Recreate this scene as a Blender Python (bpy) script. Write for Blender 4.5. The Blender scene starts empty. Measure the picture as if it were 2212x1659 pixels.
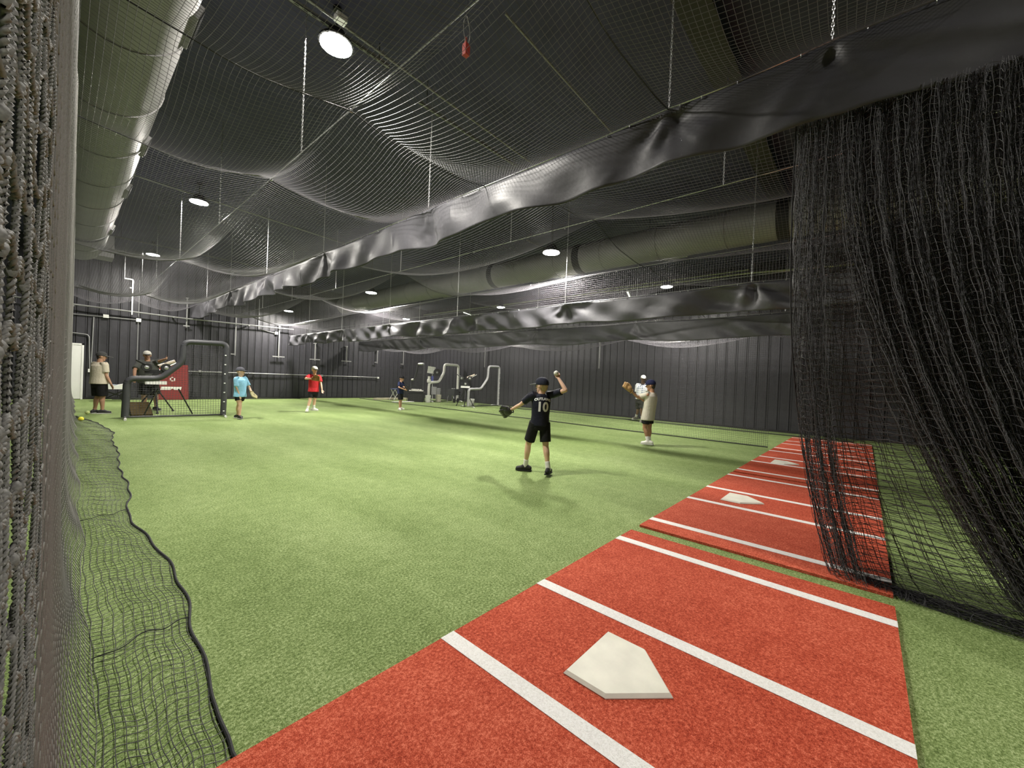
import bpy, bmesh, math, random
import numpy as np
from mathutils import Vector, Matrix, Quaternion
from mathutils.bvhtree import BVHTree
random.seed(7); rng = np.random.default_rng(7)
SC = bpy.context.scene
COL = SC.collection
# ------------------------------------------------------------------ camera
IMG_W, IMG_H, FPX = 2212.0, 1659.0, 863.92
YAW, PITCH, ROLL, CAM_H = 0.84785, 0.00756, 0.04131, 1.3853
_cy, _sy, _cp, _sp = math.cos(YAW), math.sin(YAW), math.cos(PITCH), math.sin(PITCH)
C_FW = Vector((_sy*_cp, _cy*_cp, -_sp)); _r = Vector((_cy, -_sy, 0)); _u = _r.cross(C_FW)
C_R = math.cos(ROLL)*_r + math.sin(ROLL)*_u
C_U = -math.sin(ROLL)*_r + math.cos(ROLL)*_u
CAM = Vector((0, 0, CAM_H))
cd = bpy.data.cameras.new('camera'); cam = bpy.data.objects.new('camera', cd); COL.objects.link(cam)
cd.sensor_width = 36.0; cd.lens = FPX/IMG_W*36.0; cd.clip_start = 0.01; cd.clip_end = 200
cam.matrix_world = Matrix(((C_R.x, C_U.x, -C_FW.x, 0), (C_R.y, C_U.y, -C_FW.y, 0), (C_R.z, C_U.z, -C_FW.z, CAM_H), (0, 0, 0, 1)))
SC.camera = cam
# ------------------------------------------------------------------ world, exposure
w = bpy.data.worlds.new('world'); SC.world = w; w.use_nodes = True
w.node_tree.nodes['Background'].inputs[0].default_value = (0.5, 0.55, 0.6, 1)
w.node_tree.nodes['Background'].inputs[1].default_value = 0.02
SC.view_settings.view_transform = 'Standard'; SC.view_settings.look = 'None'
SC.view_settings.exposure = 0.9; SC.view_settings.gamma = 1.0; SC.view_settings.use_curve_mapping = False
SC.cycles.max_bounces = 4; SC.cycles.diffuse_bounces = 3; SC.cycles.glossy_bounces = 1; SC.cycles.transmission_bounces = 2
LAMP_W = 212.0          # watts of one round high-bay lamp
LAMPS = [(2.2, 5.1, 5.5), (2.2, 12.5, 5.5), (2.2, 19.8, 5.5),
         (7.35, 5.46, 4.36), (7.35, 13.4, 4.36), (7.35, 21.2, 4.36),
         (13.4, 5.1, 4.77), (13.4, 12.7, 4.77), (13.4, 20.3, 4.77),
         (2.2, -4.9, 5.5)]  # last entry: unseen extra lamp, added to brighten the near mat and turf

# ------------------------------------------------------------------ pixel rays to points in the place
def ray(p):
    return (p[0]-IMG_W/2)/FPX*C_R - (p[1]-IMG_H/2)/FPX*C_U + C_FW
def onx(p, x): d = ray(p); return CAM + d*(x/d.x)
def ony(p, y): d = ray(p); return CAM + d*(y/d.y)
def onz(p, z): d = ray(p); return CAM + d*((z-CAM_H)/d.z)

# ------------------------------------------------------------------ materials
MATS = {}
def mat(name, col, rough=0.6, metal=0.0, emit=None, estr=0.0, noise=None, bump=None, spec=0.5, sheen=0.0):
    """noise=(scale, amount) darkens/lightens the colour, bump=(scale, strength)"""
    if name in MATS: return MATS[name]
    m = bpy.data.materials.new(name); m.use_nodes = True; nt = m.node_tree
    b = nt.nodes['Principled BSDF']
    b.inputs['Base Color'].default_value = (*col, 1); b.inputs['Roughness'].default_value = rough
    b.inputs['Metallic'].default_value = metal; b.inputs['Specular IOR Level'].default_value = spec
    if emit: b.inputs['Emission Color'].default_value = (*emit, 1); b.inputs['Emission Strength'].default_value = estr
    if sheen: b.inputs['Sheen Weight'].default_value = sheen
    if noise or bump:
        tc = nt.nodes.new('ShaderNodeTexCoord')
    if noise:
        n = nt.nodes.new('ShaderNodeTexNoise'); n.inputs['Scale'].default_value = noise[0]; n.inputs['Detail'].default_value = 5
        nt.links.new(tc.outputs['Object'], n.inputs['Vector'])
        r = nt.nodes.new('ShaderNodeMapRange'); r.inputs[1].default_value = 0.25; r.inputs[2].default_value = 0.75
        r.inputs[3].default_value = 1-noise[1]; r.inputs[4].default_value = 1+noise[1]
        nt.links.new(n.outputs['Fac'], r.inputs[0])
        x = nt.nodes.new('ShaderNodeMix'); x.data_type = 'RGBA'; x.blend_type = 'MULTIPLY'; x.inputs[0].default_value = 1
        x.inputs[6].default_value = (*col, 1); nt.links.new(r.outputs[0], x.inputs[7]); nt.links.new(x.outputs[2], b.inputs['Base Color'])
    if bump:
        n2 = nt.nodes.new('ShaderNodeTexNoise'); n2.inputs['Scale'].default_value = bump[0]; n2.inputs['Detail'].default_value = 4
        nt.links.new(tc.outputs['Object'], n2.inputs['Vector'])
        bn = nt.nodes.new('ShaderNodeBump'); bn.inputs['Strength'].default_value = bump[1]; bn.inputs['Distance'].default_value = 0.02
        nt.links.new(n2.outputs['Fac'], bn.inputs['Height']); nt.links.new(bn.outputs[0], b.inputs['Normal'])
    MATS[name] = m; return m

def turf_mat(name, dark, mid, light, fine=260.0):
    """short synthetic turf: fine fibre speckle plus broad patches of lay and wear"""
    m = bpy.data.materials.new(name); m.use_nodes = True; nt = m.node_tree; N = nt.nodes; L = nt.links
    b = N['Principled BSDF']; b.inputs['Roughness'].default_value = 0.85; b.inputs['Specular IOR Level'].default_value = 0.15
    tc = N.new('ShaderNodeTexCoord')
    def noise(sc, det=3, stretch=None):
        n = N.new('ShaderNodeTexNoise'); n.inputs['Scale'].default_value = sc; n.inputs['Detail'].default_value = det
        if stretch:
            mp = N.new('ShaderNodeMapping'); mp.inputs['Scale'].default_value = stretch
            L.new(tc.outputs['Object'], mp.inputs[0]); L.new(mp.outputs[0], n.inputs['Vector'])
        else: L.new(tc.outputs['Object'], n.inputs['Vector'])
        return n
    f = noise(fine, 2); g = noise(fine*0.35, 4); p = noise(1.3, 4, (1, 0.35, 1)); s = noise(9, 3)
    a1 = N.new('ShaderNodeMath'); a1.operation = 'ADD'; L.new(f.outputs[0], a1.inputs[0]); L.new(g.outputs[0], a1.inputs[1])
    m1 = N.new('ShaderNodeMath'); m1.operation = 'MULTIPLY_ADD'; m1.inputs[1].default_value = 0.42; L.new(a1.outputs[0], m1.inputs[0])
    a2 = N.new('ShaderNodeMath'); a2.operation = 'MULTIPLY_ADD'; a2.inputs[1].default_value = 0.14; a2.inputs[2].default_value = -0.07
    L.new(p.outputs[0], a2.inputs[0])
    a3 = N.new('ShaderNodeMath'); a3.operation = 'MULTIPLY_ADD'; a3.inputs[1].default_value = 0.09; L.new(s.outputs[0], a3.inputs[0]); L.new(a2.outputs[0], a3.inputs[2])
    L.new(a3.outputs[0], m1.inputs[2])
    cr = N.new('ShaderNodeValToRGB'); e = cr.color_ramp.elements
    e[0].position = 0.35; e[0].color = (*dark, 1); e[1].position = 0.60; e[1].color = (*light, 1)
    k = e.new(0.475); k.color = (*mid, 1)
    L.new(m1.outputs[0], cr.inputs[0]); L.new(cr.outputs[0], b.inputs['Base Color'])
    bn = N.new('ShaderNodeBump'); bn.inputs['Strength'].default_value = 0.55; bn.inputs['Distance'].default_value = 0.006
    L.new(a1.outputs[0], bn.inputs['Height']); L.new(bn.outputs[0], b.inputs['Normal'])
    MATS[name] = m; return m

M_TURF = turf_mat('green_turf', (0.070, 0.110, 0.026), (0.200, 0.278, 0.092), (0.45, 0.53, 0.27), 190.0)
M_RED = turf_mat('red_turf', (0.27, 0.030, 0.013), (0.50, 0.082, 0.040), (0.74, 0.20, 0.12), 220)
M_WHITETURF = turf_mat('white_turf', (0.74, 0.73, 0.70), (0.88, 0.87, 0.85), (0.94, 0.94, 0.93), 300)
M_WALL = mat('charcoal_panel', (0.030, 0.029, 0.036), 0.48, noise=(6, 0.15), bump=(40, 0.03))
M_CEIL = mat('black_ceiling', (0.054, 0.052, 0.105), 0.75, noise=(2, 0.2))
M_NET = mat('black_twine', (0.042, 0.041, 0.045), 0.55, spec=0.5)
M_NETC = mat('charcoal_twine', (0.125, 0.118, 0.135), 0.5, spec=0.6)
M_NETB = mat('bunched_twine', (0.072, 0.071, 0.076), 0.55)
M_NETG = mat('weathered_twine', (0.17, 0.165, 0.155), 0.7, noise=(700, 0.35))
M_ROPE = mat('black_rope', (0.018, 0.018, 0.02), 0.75, bump=(300, 0.3))
M_VINYL = mat('black_vinyl', (0.062, 0.061, 0.068), 0.50, noise=(3, 0.12), bump=(14, 0.10), spec=0.4)
M_STEEL = mat('galvanised_steel', (0.62, 0.62, 0.63), 0.32, 0.9)
M_CHAIN = mat('zinc_chain', (0.75, 0.75, 0.76), 0.3, 0.85)
M_GREYPIPE = mat('grey_conduit', (0.30, 0.30, 0.30), 0.45, 0.3)
M_DUCT = mat('duct_metal', (0.24, 0.235, 0.235), 0.5, 0.15, noise=(2, 0.1))
M_BLACKM = mat('black_metal', (0.02, 0.02, 0.022), 0.4, 0.3)
M_RUBBER = mat('black_rubber', (0.012, 0.012, 0.012), 0.7)
M_PAD = mat('black_foam_pad', (0.05, 0.051, 0.058), 0.5, bump=(20, 0.1))
M_PADW = mat('cream_foam_pad', (0.78, 0.78, 0.72), 0.55, bump=(20, 0.1))
M_PADG = mat('grey_foam_pad', (0.38, 0.38, 0.39), 0.5, bump=(20, 0.1))
M_WHITE = mat('white_plastic', (0.86, 0.86, 0.83), 0.4)
M_PLATE = mat('home_plate_rubber', (0.74, 0.73, 0.63), 0.5, noise=(7, 0.12), bump=(9, 0.06))
M_LENS = mat('lamp_lens', (1, 1, 1), 0.4, emit=(1.0, 0.97, 0.90), estr=60)
M_LENS.cycles.emission_sampling = 'NONE'
M_TUBE = mat('fluorescent_tube', (1, 1, 1), 0.4, emit=(0.95, 1.0, 0.82), estr=2.2)

# ------------------------------------------------------------------ mesh helpers
def mesh_np(name, V, F, smooth=False):
    V = np.ascontiguousarray(V, dtype=np.float32).reshape(-1, 3); F = np.ascontiguousarray(F, dtype=np.int32)
    me = bpy.data.meshes.new(name); nf, k = F.shape
    me.vertices.add(len(V)); me.vertices.foreach_set('co', V.ravel())
    me.loops.add(nf*k); me.loops.foreach_set('vertex_index', F.ravel())
    me.polygons.add(nf); me.polygons.foreach_set('loop_start', np.arange(0, nf*k, k, dtype=np.int32))
    me.polygons.foreach_set('loop_total', np.full(nf, k, dtype=np.int32))
    if smooth: me.polygons.foreach_set('use_smooth', np.ones(nf, dtype=bool))
    me.update(calc_edges=True); return me
def tag(o, label=None, cat=None, group=None, kind=None):
    for k, v in (('label', label), ('category', cat), ('group', group), ('kind', kind)):
        if v: o[k] = v
    return o
def link(name, me, m=None, parent=None):
    o = bpy.data.objects.new(name, me); COL.objects.link(o)
    if m is not None and me is not None and len(me.materials) == 0: me.materials.append(m)
    if parent is not None: o.parent = parent
    return o
def empty(name, loc=(0, 0, 0), rz=0.0):
    o = bpy.data.objects.new(name, None); COL.objects.link(o); o.location = loc; o.rotation_euler = (0, 0, rz)
    o.empty_display_size = 0.1; return o
def tube_arrays(P, r, k=3, ref=(0.31, 0.17, 0.93)):
    """P (m, n, 3): m polylines of n points -> verts, quads. r may be array (n,) or scalar"""
    P = np.asarray(P, dtype=np.float64)
    if P.ndim == 2: P = P[None]
    m, n, _ = P.shape
    T = np.gradient(P, axis=1); T /= np.linalg.norm(T, axis=2, keepdims=True)+1e-12
    A = np.cross(T, np.asarray(ref, dtype=float)); A /= np.linalg.norm(A, axis=2, keepdims=True)+1e-12
    B = np.cross(T, A)
    th = np.arange(k)*2*np.pi/k
    R = np.asarray(r, dtype=float)
    R = R[None, :, None, None] if R.ndim == 1 else R
    V = P[:, :, None, :] + R*(np.cos(th)[None, None, :, None]*A[:, :, None, :] + np.sin(th)[None, None, :, None]*B[:, :, None, :])
    idx = np.arange(m*n*k).reshape(m, n, k); nx = np.roll(idx, -1, axis=2)
    Q = np.stack([idx[:, :-1], nx[:, :-1], nx[:, 1:], idx[:, 1:]], axis=-1).reshape(-1, 4)
    return V.reshape(-1, 3), Q
class MB:
    """collects quads and triangles of one mesh"""
    def __init__(s): s.v = []; s.f = []; s.n = 0
    def add(s, V, F):
        V = np.asarray(V, dtype=float).reshape(-1, 3)
        s.v.append(V); s.f.extend([tuple(int(i)+s.n for i in f) for f in F]); s.n += len(V); return s
    def box(s, lo, hi, M=None):
        x0, y0, z0 = lo; x1, y1, z1 = hi
        V = np.array([(x0, y0, z0), (x1, y0, z0), (x1, y1, z0), (x0, y1, z0), (x0, y0, z1), (x1, y0, z1), (x1, y1, z1), (x0, y1, z1)], float)
        if M is not None: V = np.array([tuple(M @ Vector(v)) for v in V])
        return s.add(V, [(0, 3, 2, 1), (4, 5, 6, 7), (0, 1, 5, 4), (1, 2, 6, 5), (2, 3, 7, 6), (3, 0, 4, 7)])
    def tube(s, pts, r, k=8, ref=(0.31, 0.17, 0.93), cap=True):
        V, Q = tube_arrays(np.array(pts, float), r, k, ref); n = len(pts)
        F = [tuple(q) for q in Q]
        if cap: F += [tuple(range(k))[::-1], tuple(range((n-1)*k, n*k))]
        return s.add(V, F)
    def lathe(s, prof, k=16, M=None):
        th = np.arange(k)*2*np.pi/k; V = []
        for (rr, z) in prof: V += [(rr*math.cos(t), rr*math.sin(t), z) for t in th]
        V = np.array(V)
        if M is not None: V = np.array([tuple(M @ Vector(v)) for v in V])
        F = []; n = len(prof)
        for i in range(n-1):
            for j in range(k): F.append((i*k+j, i*k+(j+1) % k, (i+1)*k+(j+1) % k, (i+1)*k+j))
        F += [tuple(range(k))[::-1], tuple(range((n-1)*k, n*k))]
        return s.add(V, F)
    def ring(s, R, r, M=None, k=14, kk=6):
        th = np.arange(k)*2*np.pi/k; V = []
        for t in th:
            for u in np.arange(kk)*2*np.pi/kk:
                V.append(((R+r*math.cos(u))*math.cos(t), (R+r*math.cos(u))*math.sin(t), r*math.sin(u)))
        V = np.array(V)
        if M is not None: V = np.array([tuple(M @ Vector(v)) for v in V])
        F = [(i*kk+j, ((i+1) % k)*kk+j, ((i+1) % k)*kk+(j+1) % kk, i*kk+(j+1) % kk) for i in range(k) for j in range(kk)]
        return s.add(V, F)
    def ball(s, c, r, nu=10, nv=6, sc=(1, 1, 1)):
        prof = [(max(r*math.sin(math.pi*i/nv), 1e-4), -r*math.cos(math.pi*i/nv)) for i in range(nv+1)]
        M = Matrix.Translation(Vector(c)) @ Matrix.Diagonal((*sc, 1))
        return s.lathe(prof, nu, M)
    def prism(s, poly, z0, z1, M=None):
        n = len(poly); V = np.array([(x, y, z0) for x, y in poly]+[(x, y, z1) for x, y in poly])
        if M is not None: V = np.array([tuple(M @ Vector(v)) for v in V])
        return s.add(V, [tuple(range(n))[::-1], tuple(range(n, 2*n))]+[(i, (i+1) % n, n+(i+1) % n, n+i) for i in range(n)])
    def mesh(s, name, smooth=False):
        me = bpy.data.meshes.new(name); me.from_pydata(np.concatenate(s.v).tolist(), [], s.f); me.update()
        if smooth:
            me.polygons.foreach_set('use_smooth', np.ones(len(me.polygons), dtype=bool))
            try: me.set_sharp_from_angle(angle=math.radians(40))
            except Exception: pass
        return me
    def obj(s, name, m, parent=None, smooth=False):
        return link(name, s.mesh(name, smooth), m, parent)
def T(x, y, z): return Matrix.Translation((x, y, z))
def RX(a): return Matrix.Rotation(a, 4, 'X')
def RY(a): return Matrix.Rotation(a, 4, 'Y')
def RZ(a): return Matrix.Rotation(a, 4, 'Z')
def fillet(pts, rad, n=6):
    """round the inner corners of a polyline"""
    pts = [Vector(p) for p in pts]; out = [pts[0]]
    for i in range(1, len(pts)-1):
        a, b, c = pts[i-1], pts[i], pts[i+1]; d1 = (a-b); d2 = (c-b)
        rr = min(rad, d1.length*0.49, d2.length*0.49); p, q = b+d1.normalized()*rr, b+d2.normalized()*rr
        for j in range(n+1):
            t = j/n; out.append((1-t)**2*p+2*t*(1-t)*b+t*t*q)
    out.append(pts[-1]); return [tuple(p) for p in out]

# ------------------------------------------------------------------ the setting
X_L, X_R, Y_F, Y_B, Z_C = -1.7, 16.5, -7.6, 22.6, 5.95
o = MB().box((X_L, Y_F, -0.08), (X_R, Y_B, 0)).obj('floor', M_TURF); tag(o, 'bright green synthetic turf floor', None, kind='structure')
o = MB().box((X_L, Y_F, Z_C), (X_R, Y_B, Z_C+0.1)).obj('ceiling', M_CEIL); tag(o, 'black painted roof deck', None, kind='structure')
def panel_mesh(wd, h, dep=0.03):
    # ribbed wall sheet: flat pan with raised chamfered edges, local x across, y out of the wall
    b = MB(); c = 0.014
    poly = [(c, 0), (wd-c, 0), (wd-c, dep*0.55), (wd-c-0.03, dep*0.55), (wd-c-0.045, dep*0.2), (c+0.045, dep*0.2), (c+0.03, dep*0.55), (c, dep*0.55)]
    b.prism(poly, 0, h); return b.mesh('wall_panel')
def panel_wall(name, p0, dirv, length, wd, rz, box, lab):
    wl = MB().box(*box).obj(name, mat('black_backing', (0.006, 0.006, 0.006), 0.9)); tag(wl, lab, None, kind='structure')
    n = int(round(length/wd)); me = panel_mesh(length/n, Z_C-0.02); me.materials.append(M_WALL)
    for i in range(n):
        o = link('wall_panel', me, None, wl); o.location = (p0[0]+dirv[0]*length*i/n, p0[1]+dirv[1]*length*i/n, 0.01); o.rotation_euler = (0, 0, rz)
    return wl
panel_wall('wall_back', (X_R, Y_B, 0), (-1, 0), X_R-X_L, 0.30, math.pi, ((X_L, Y_B, 0), (X_R, Y_B+0.1, Z_C)), 'charcoal ribbed metal wall at the pitching end')
panel_wall('wall_right', (X_R, Y_F, 0), (0, 1), Y_B-Y_F, 0.34, math.pi/2, ((X_R, Y_F, 0), (X_R+0.1, Y_B, Z_C)), 'charcoal ribbed metal side wall beyond the far cage')
o = MB().box((X_L-0.1, Y_F, 0), (X_L, Y_B, Z_C)).obj('wall_left', M_WALL); tag(o, 'dark side wall behind the left net', None, kind='structure')
o = MB().box((X_L, Y_F-0.1, 0), (X_R, Y_F, Z_C)).obj('wall_front', M_WALL); tag(o, 'dark wall behind the batting end', None, kind='structure')
o = MB().box((X_L, Y_B-0.05, 0), (X_R, Y_B-0.022, 0.07)).obj('baseboard_back', M_RUBBER); tag(o, 'low black strip at the foot of the back wall', None, kind='structure')
o = MB().box((X_R-0.05, Y_F, 0), (X_R-0.022, Y_B, 0.07)).obj('baseboard_right', M_RUBBER); tag(o, 'low black strip at the foot of the side wall', None, kind='structure')
d = empty('door_1', (0.06, Y_B-0.05, 0)); tag(d, 'white door in the back wall', None, kind='structure')
MB().box((0, -0.03, 0.02), (0.50, 0.0, 2.08)).obj('door_leaf', M_WHITE, d)
MB().box((-0.06, -0.045, 0), (0, 0.01, 2.14)).box((0.50, -0.045, 0), (0.56, 0.01, 2.14)).box((-0.06, -0.045, 2.08), (0.56, 0.01, 2.14)).obj('door_frame', M_WHITE, d)
MB().box((0.05, -0.052, 1.0), (0.11, -0.03, 1.08)).tube([(0.08, -0.05, 1.04), (0.08, -0.09, 1.04), (0.16, -0.09, 1.04)], 0.01).obj('door_handle', M_STEEL, d)
# ------------------------------------------------------------------ batting mats and home plates
MATC = [1.80, 5.65, 9.40, 13.20]; MY0, MY1 = -0.197, 1.617; MZ = 0.022
mat_labels = ['red batting mat with white lines nearest the camera', 'red batting mat, second from the camera, under the bunched net foot',
              'red batting mat, third from the camera', 'red batting mat farthest from the camera, against the side wall']
for c, lb in zip(MATC, mat_labels):
    r = empty('batting_mat', (c, 0, 0)); tag(r, lb, 'mat', 'red batting mats in a row')
    b = MB().box((-1.83, MY0, 0.001), (1.83, MY1, MZ)); b.obj('mat_base', M_RED, r)
    for (a, e) in ((-1.60, -1.51), (-0.447, -0.36), (0.368, 0.455), (1.51, 1.60)):
        MB().box((a, MY0-0.001, MZ-0.004), (e, MY1+0.001, MZ+0.0025)).obj('white_line', M_WHITETURF, r)
ii = 0.0254
PENT = [(-8.5*ii, 8.5*ii), (8.5*ii, 8.5*ii), (8.5*ii, 0), (0, -8.5*ii), (-8.5*ii, 0)]
def plate_mesh():
    b = MB(); cx, cy, f = 0, 1.8*ii, 0.94
    ins = [(cx+(x-cx)*f, cy+(y-cy)*f) for x, y in PENT]
    V = [(x, y, 0.0) for x, y in PENT]+[(x, y, 0.004) for x, y in PENT]+[(x, y, 0.017) for x, y in ins]
    F = [(4, 3, 2, 1, 0), (14, 13, 12, 11, 10)[::-1]]
    for k in (0, 5):
        for i in range(5): F.append((k+i, k+(i+1) % 5, k+5+(i+1) % 5, k+5+i))
    b.add(V, [tuple(f) for f in F]); me = b.mesh('home_plate')
    bm = bmesh.new(); bm.from_mesh(me); bmesh.ops.recalc_face_normals(bm, faces=bm.faces); bm.to_mesh(me); bm.free(); return me
pm = plate_mesh(); pm.materials.append(M_PLATE)
for (x, y), lb in zip([(1.812, 0.797), (5.66, 1.075), (9.27, 1.09)],
                      ['scuffed white home plate on the nearest red mat', 'white home plate on the second red mat', 'small white home plate on the third red mat']):
    o = link('home_plate', pm); o.location = (x, y, MZ+0.001); tag(o, lb, 'home plate', 'home plates on the batting mats')

# ------------------------------------------------------------------ lamps
def lamp(loc, lb):
    r = empty('high_bay_lamp', loc); tag(r, lb, 'lamp', 'round high-bay lamps under the roof')
    x, y, z = loc
    MB().lathe([(0.03, 0.16), (0.10, 0.15), (0.13, 0.06), (0.20, 0.02), (0.21, -0.015), (0.19, -0.02)], 24).obj('housing', M_BLACKM, r, True)
    MB().lathe([(0.185, -0.018), (0.185, -0.030), (0.17, -0.034)], 24).obj('lens', M_LENS, r, True)
    MB().tube([(0, 0, 0.15), (0, 0, Z_C-z-0.03)], 0.008).lathe([(0.05, Z_C-z-0.05), (0.05, Z_C-z-0.005)], 12).obj('hanger', M_BLACKM, r)
    ld = bpy.data.lights.new('lamp_light', 'AREA'); ld.shape = 'DISK'; ld.size = 0.36; ld.energy = LAMP_W; ld.color = (1.0, 0.955, 0.87)
    lo = bpy.data.objects.new('lamp_light', ld); COL.objects.link(lo); lo.parent = r; lo.location = (0, 0, -0.045)
lamp_lb = ['bright round lamp nearest the camera above the first cage net', 'round lamp above the first cage net, second from the camera', 'round lamp at the far end of the first cage by the duct end',
           'bright round lamp in front of the right duct, nearest of its row', 'round lamp below the middle of the right duct', 'small round lamp over the far end of the second valance',
           'round lamp near the pale pipe on the right', 'round lamp above the third valance, middle of the far row', 'round lamp of the far row closest to the back wall', 'unseen round lamp added behind the camera to brighten the batting end']
for l, lb in zip(LAMPS, lamp_lb): lamp(l, lb)

# ------------------------------------------------------------------ ducts
def duct(name, ax, az, r, y0, y1, bands, vents, lb, endbox=None):
    root = empty(name, (ax, y0, az)); tag(root, lb, 'duct')
    L = y1-y0; k = 36; ys = np.linspace(0, L, int(L/0.6)+1)
    V, Q = tube_arrays(np.array([(0, y, 0) for y in ys]), r, k, (0, 0, 1)); b = MB(); b.add(V, Q)
    n = len(ys); b.f += [tuple(range(k))[::-1], tuple(range((n-1)*k, n*k))]
    b.obj('duct_tube', M_DUCT, root, True)
    for yb in np.arange(0.9, L, 1.5):
        V, Q = tube_arrays(np.array([(0, yb, 0), (0, yb+0.03, 0)]), r+0.012, k, (0, 0, 1)); q = MB(); q.add(V, Q); q.f += [tuple(range(k))[::-1], tuple(range(k, 2*k))]; q.obj('seam_ring', M_DUCT, root, True)
    for yb in bands:
        V, Q = tube_arrays(np.array([(0, yb-y0-0.11, 0), (0, yb-y0+0.11, 0)]), r+0.006, k, (0, 0, 1)); q = MB(); q.add(V, Q); q.obj('black_band', M_RUBBER, root, True)
    for (yv, ang) in vents:
        M = T(0, yv-y0, 0) @ RY(ang) @ T(r, 0, 0)
        v = MB().box((-0.02, -0.28, -0.07), (0.035, 0.28, 0.07), M).obj('air_register', M_GREYPIPE, root)
        q = MB()
        for z in (-0.045, -0.015, 0.015, 0.045): MB().box((0.035, -0.26, z-0.008), (0.046, 0.26, z+0.008), M).obj('louvre', M_BLACKM, v)
    for yb in np.arange(1.2, L, 3.0):
        MB().tube([(0, yb, r*0.98), (0, yb, Z_C-az)], 0.006, 6).obj('duct_hanger', M_BLACKM, root)
    if endbox: MB().box(*endbox).obj('end_box', M_DUCT, root)
    return root
duct('air_duct', 0.30, 4.92, 0.52, -3.0, 17.3, [2.2, 14.6], [(5.1, 0.35), (8.4, 0.35), (10.8, 0.35), (14.2, 0.35)], 'large round air duct running overhead on the left', ((-0.5, 20.0, -0.35), (0.72, 20.7, 0.3)))
duct('air_duct', 9.75, 4.93, 0.40, -3.0, 20.5, [1.35, 6.15, 9.5], [(3.6, 0.9), (7.8, 0.9), (12.3, 0.9)], 'round air duct running overhead on the right behind the nets')

# ------------------------------------------------------------------ roof conduits, beams, pipes
def pipe(name, pts, r, m, lb, cat='pipe', k=8, grp=None):
    o = MB().tube(pts, r, k).obj(name, m, None, True); tag(o, lb, cat, grp); return o
def boxed(name, lo, hi, m, lb, cat, grp=None):
    o = MB().box(lo, hi).obj(name, m); tag(o, lb, cat, grp); return o
pipe('roof_conduit', [(0.9, 4.80, 5.55), (7.2, 4.95, 5.55)], 0.016, M_GREYPIPE, 'thin conduit across the roof beside the brightest lamp', 'conduit')
pipe('roof_conduit', [(3.3, 3.25, 5.6), (7.0, 3.35, 5.6)], 0.014, M_GREYPIPE, 'thin dark conduit across the roof right of the hanging plug', 'conduit')
pipe('roof_conduit', [(0.9, 12.3, 5.6), (7.3, 12.9, 5.6)], 0.016, M_GREYPIPE, 'thin conduit across the roof behind the second lamp', 'conduit')
for (x0, x1, y, zs_, lb) in ((1.57, 2.97, 5.165, 5.70, 'short slotted steel strut holding the brightest lamp'), (3.5, 6.2, 5.2, 5.52, 'slotted steel strut across the roof right of the brightest lamp'),
                        (1.1, 6.4, 18.4, 5.52, 'pale steel strut across the roof before the third lamp'), (9.0, 12.2, 7.6, 5.52, 'slotted steel strut beside the duct lamp')):
    r = empty('steel_strut', (x0, y, zs_)); tag(r, lb, 'strut', 'slotted steel struts under the roof')
    MB().box((0, -0.02, 0), (x1-x0, 0.02, 0.006)).box((0, -0.02, 0), (x1-x0, -0.016, 0.04)).box((0, 0.016, 0), (x1-x0, 0.02, 0.04)).obj('channel', M_GREYPIPE, r)
    q = MB()
    for x in np.arange(0.06, x1-x0-0.05, 0.10): q.box((x, -0.007, -0.001), (x+0.05, 0.007, 0.0005))
    tag(q.obj('slot', M_RUBBER, r), kind='stuff')
    for xr in (0.15, x1-x0-0.15): MB().tube([(xr, 0, 0.0), (xr, 0, Z_C-zs_)], 0.006, 6).obj('hanger_rod', M_BLACKM, r)
boxed('junction_box', (2.03, 4.70, 5.50), (2.15, 4.80, 5.57), M_WHITE, 'small white junction box on the roof conduit above the brightest lamp', 'junction box')
for (a, b_, lb) in ((1.40, 1.75, 'dark steel roof beam crossing at the upper right'),):
    r = MB().box((X_L, a, 5.62), (X_R, b_, 5.645)).box((X_L, (a+b_)/2-0.012, 5.645), (X_R, (a+b_)/2+0.012, 5.94)).obj('roof_beam', mat('beam_paint', (0.035, 0.033, 0.030), 0.6))
    tag(r, lb, 'beam')
M_PALEPIPE = mat('pale_pipe_paint', (0.42, 0.45, 0.30), 0.45)
for (x, z, y0, y1, rr, lb) in ((15.5, 5.40, 0.2, 21.5, 0.035, 'pale pipe running along the roof above the far lamps'), (15.9, 5.62, 3.2, 9.5, 0.022, 'short thin pale pipe beside the longer pale pipe')):
    r = empty('sprinkler_pipe', (x, y0, z)); tag(r, lb, 'pipe'); MB().tube([(0, 0, -0.15 if y0 < 1 else 0), (0, min(5.8, y1-y0)/2, 0), (0, y1-y0, 0)], rr, 10).obj('pipe_tube', M_PALEPIPE, r, True)
    for yh in np.arange(2.6, y1-y0, 3.1): MB().tube([(0, yh, 0), (0, yh, Z_C-z)], 0.006, 6).obj('hanger_rod', M_BLACKM, r)
for (y, lb) in ((7.1, 'short pale strip light nearest the right lamp'), (16.5, 'short pale strip light farther along the pale pipe')):
    r = empty('strip_light', (14.75, y, 4.98)); tag(r, lb, 'strip light', 'strip lights under the pale pipe'); r.rotation_euler = (0, 0, 0.35)
    MB().box((-0.45, -0.05, 0.0), (0.45, 0.05, 0.05)).obj('housing', M_WHITE, r)
    MB().tube([(-0.43, 0, -0.015), (0.43, 0, -0.015)], 0.014).obj('tube', M_TUBE, r)
    for xr in (-0.3, 0.3): MB().tube([(xr, 0, 0.05), (xr, 0, Z_C-4.99)], 0.004, 5).obj('hanger', M_BLACKM, r)
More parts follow.
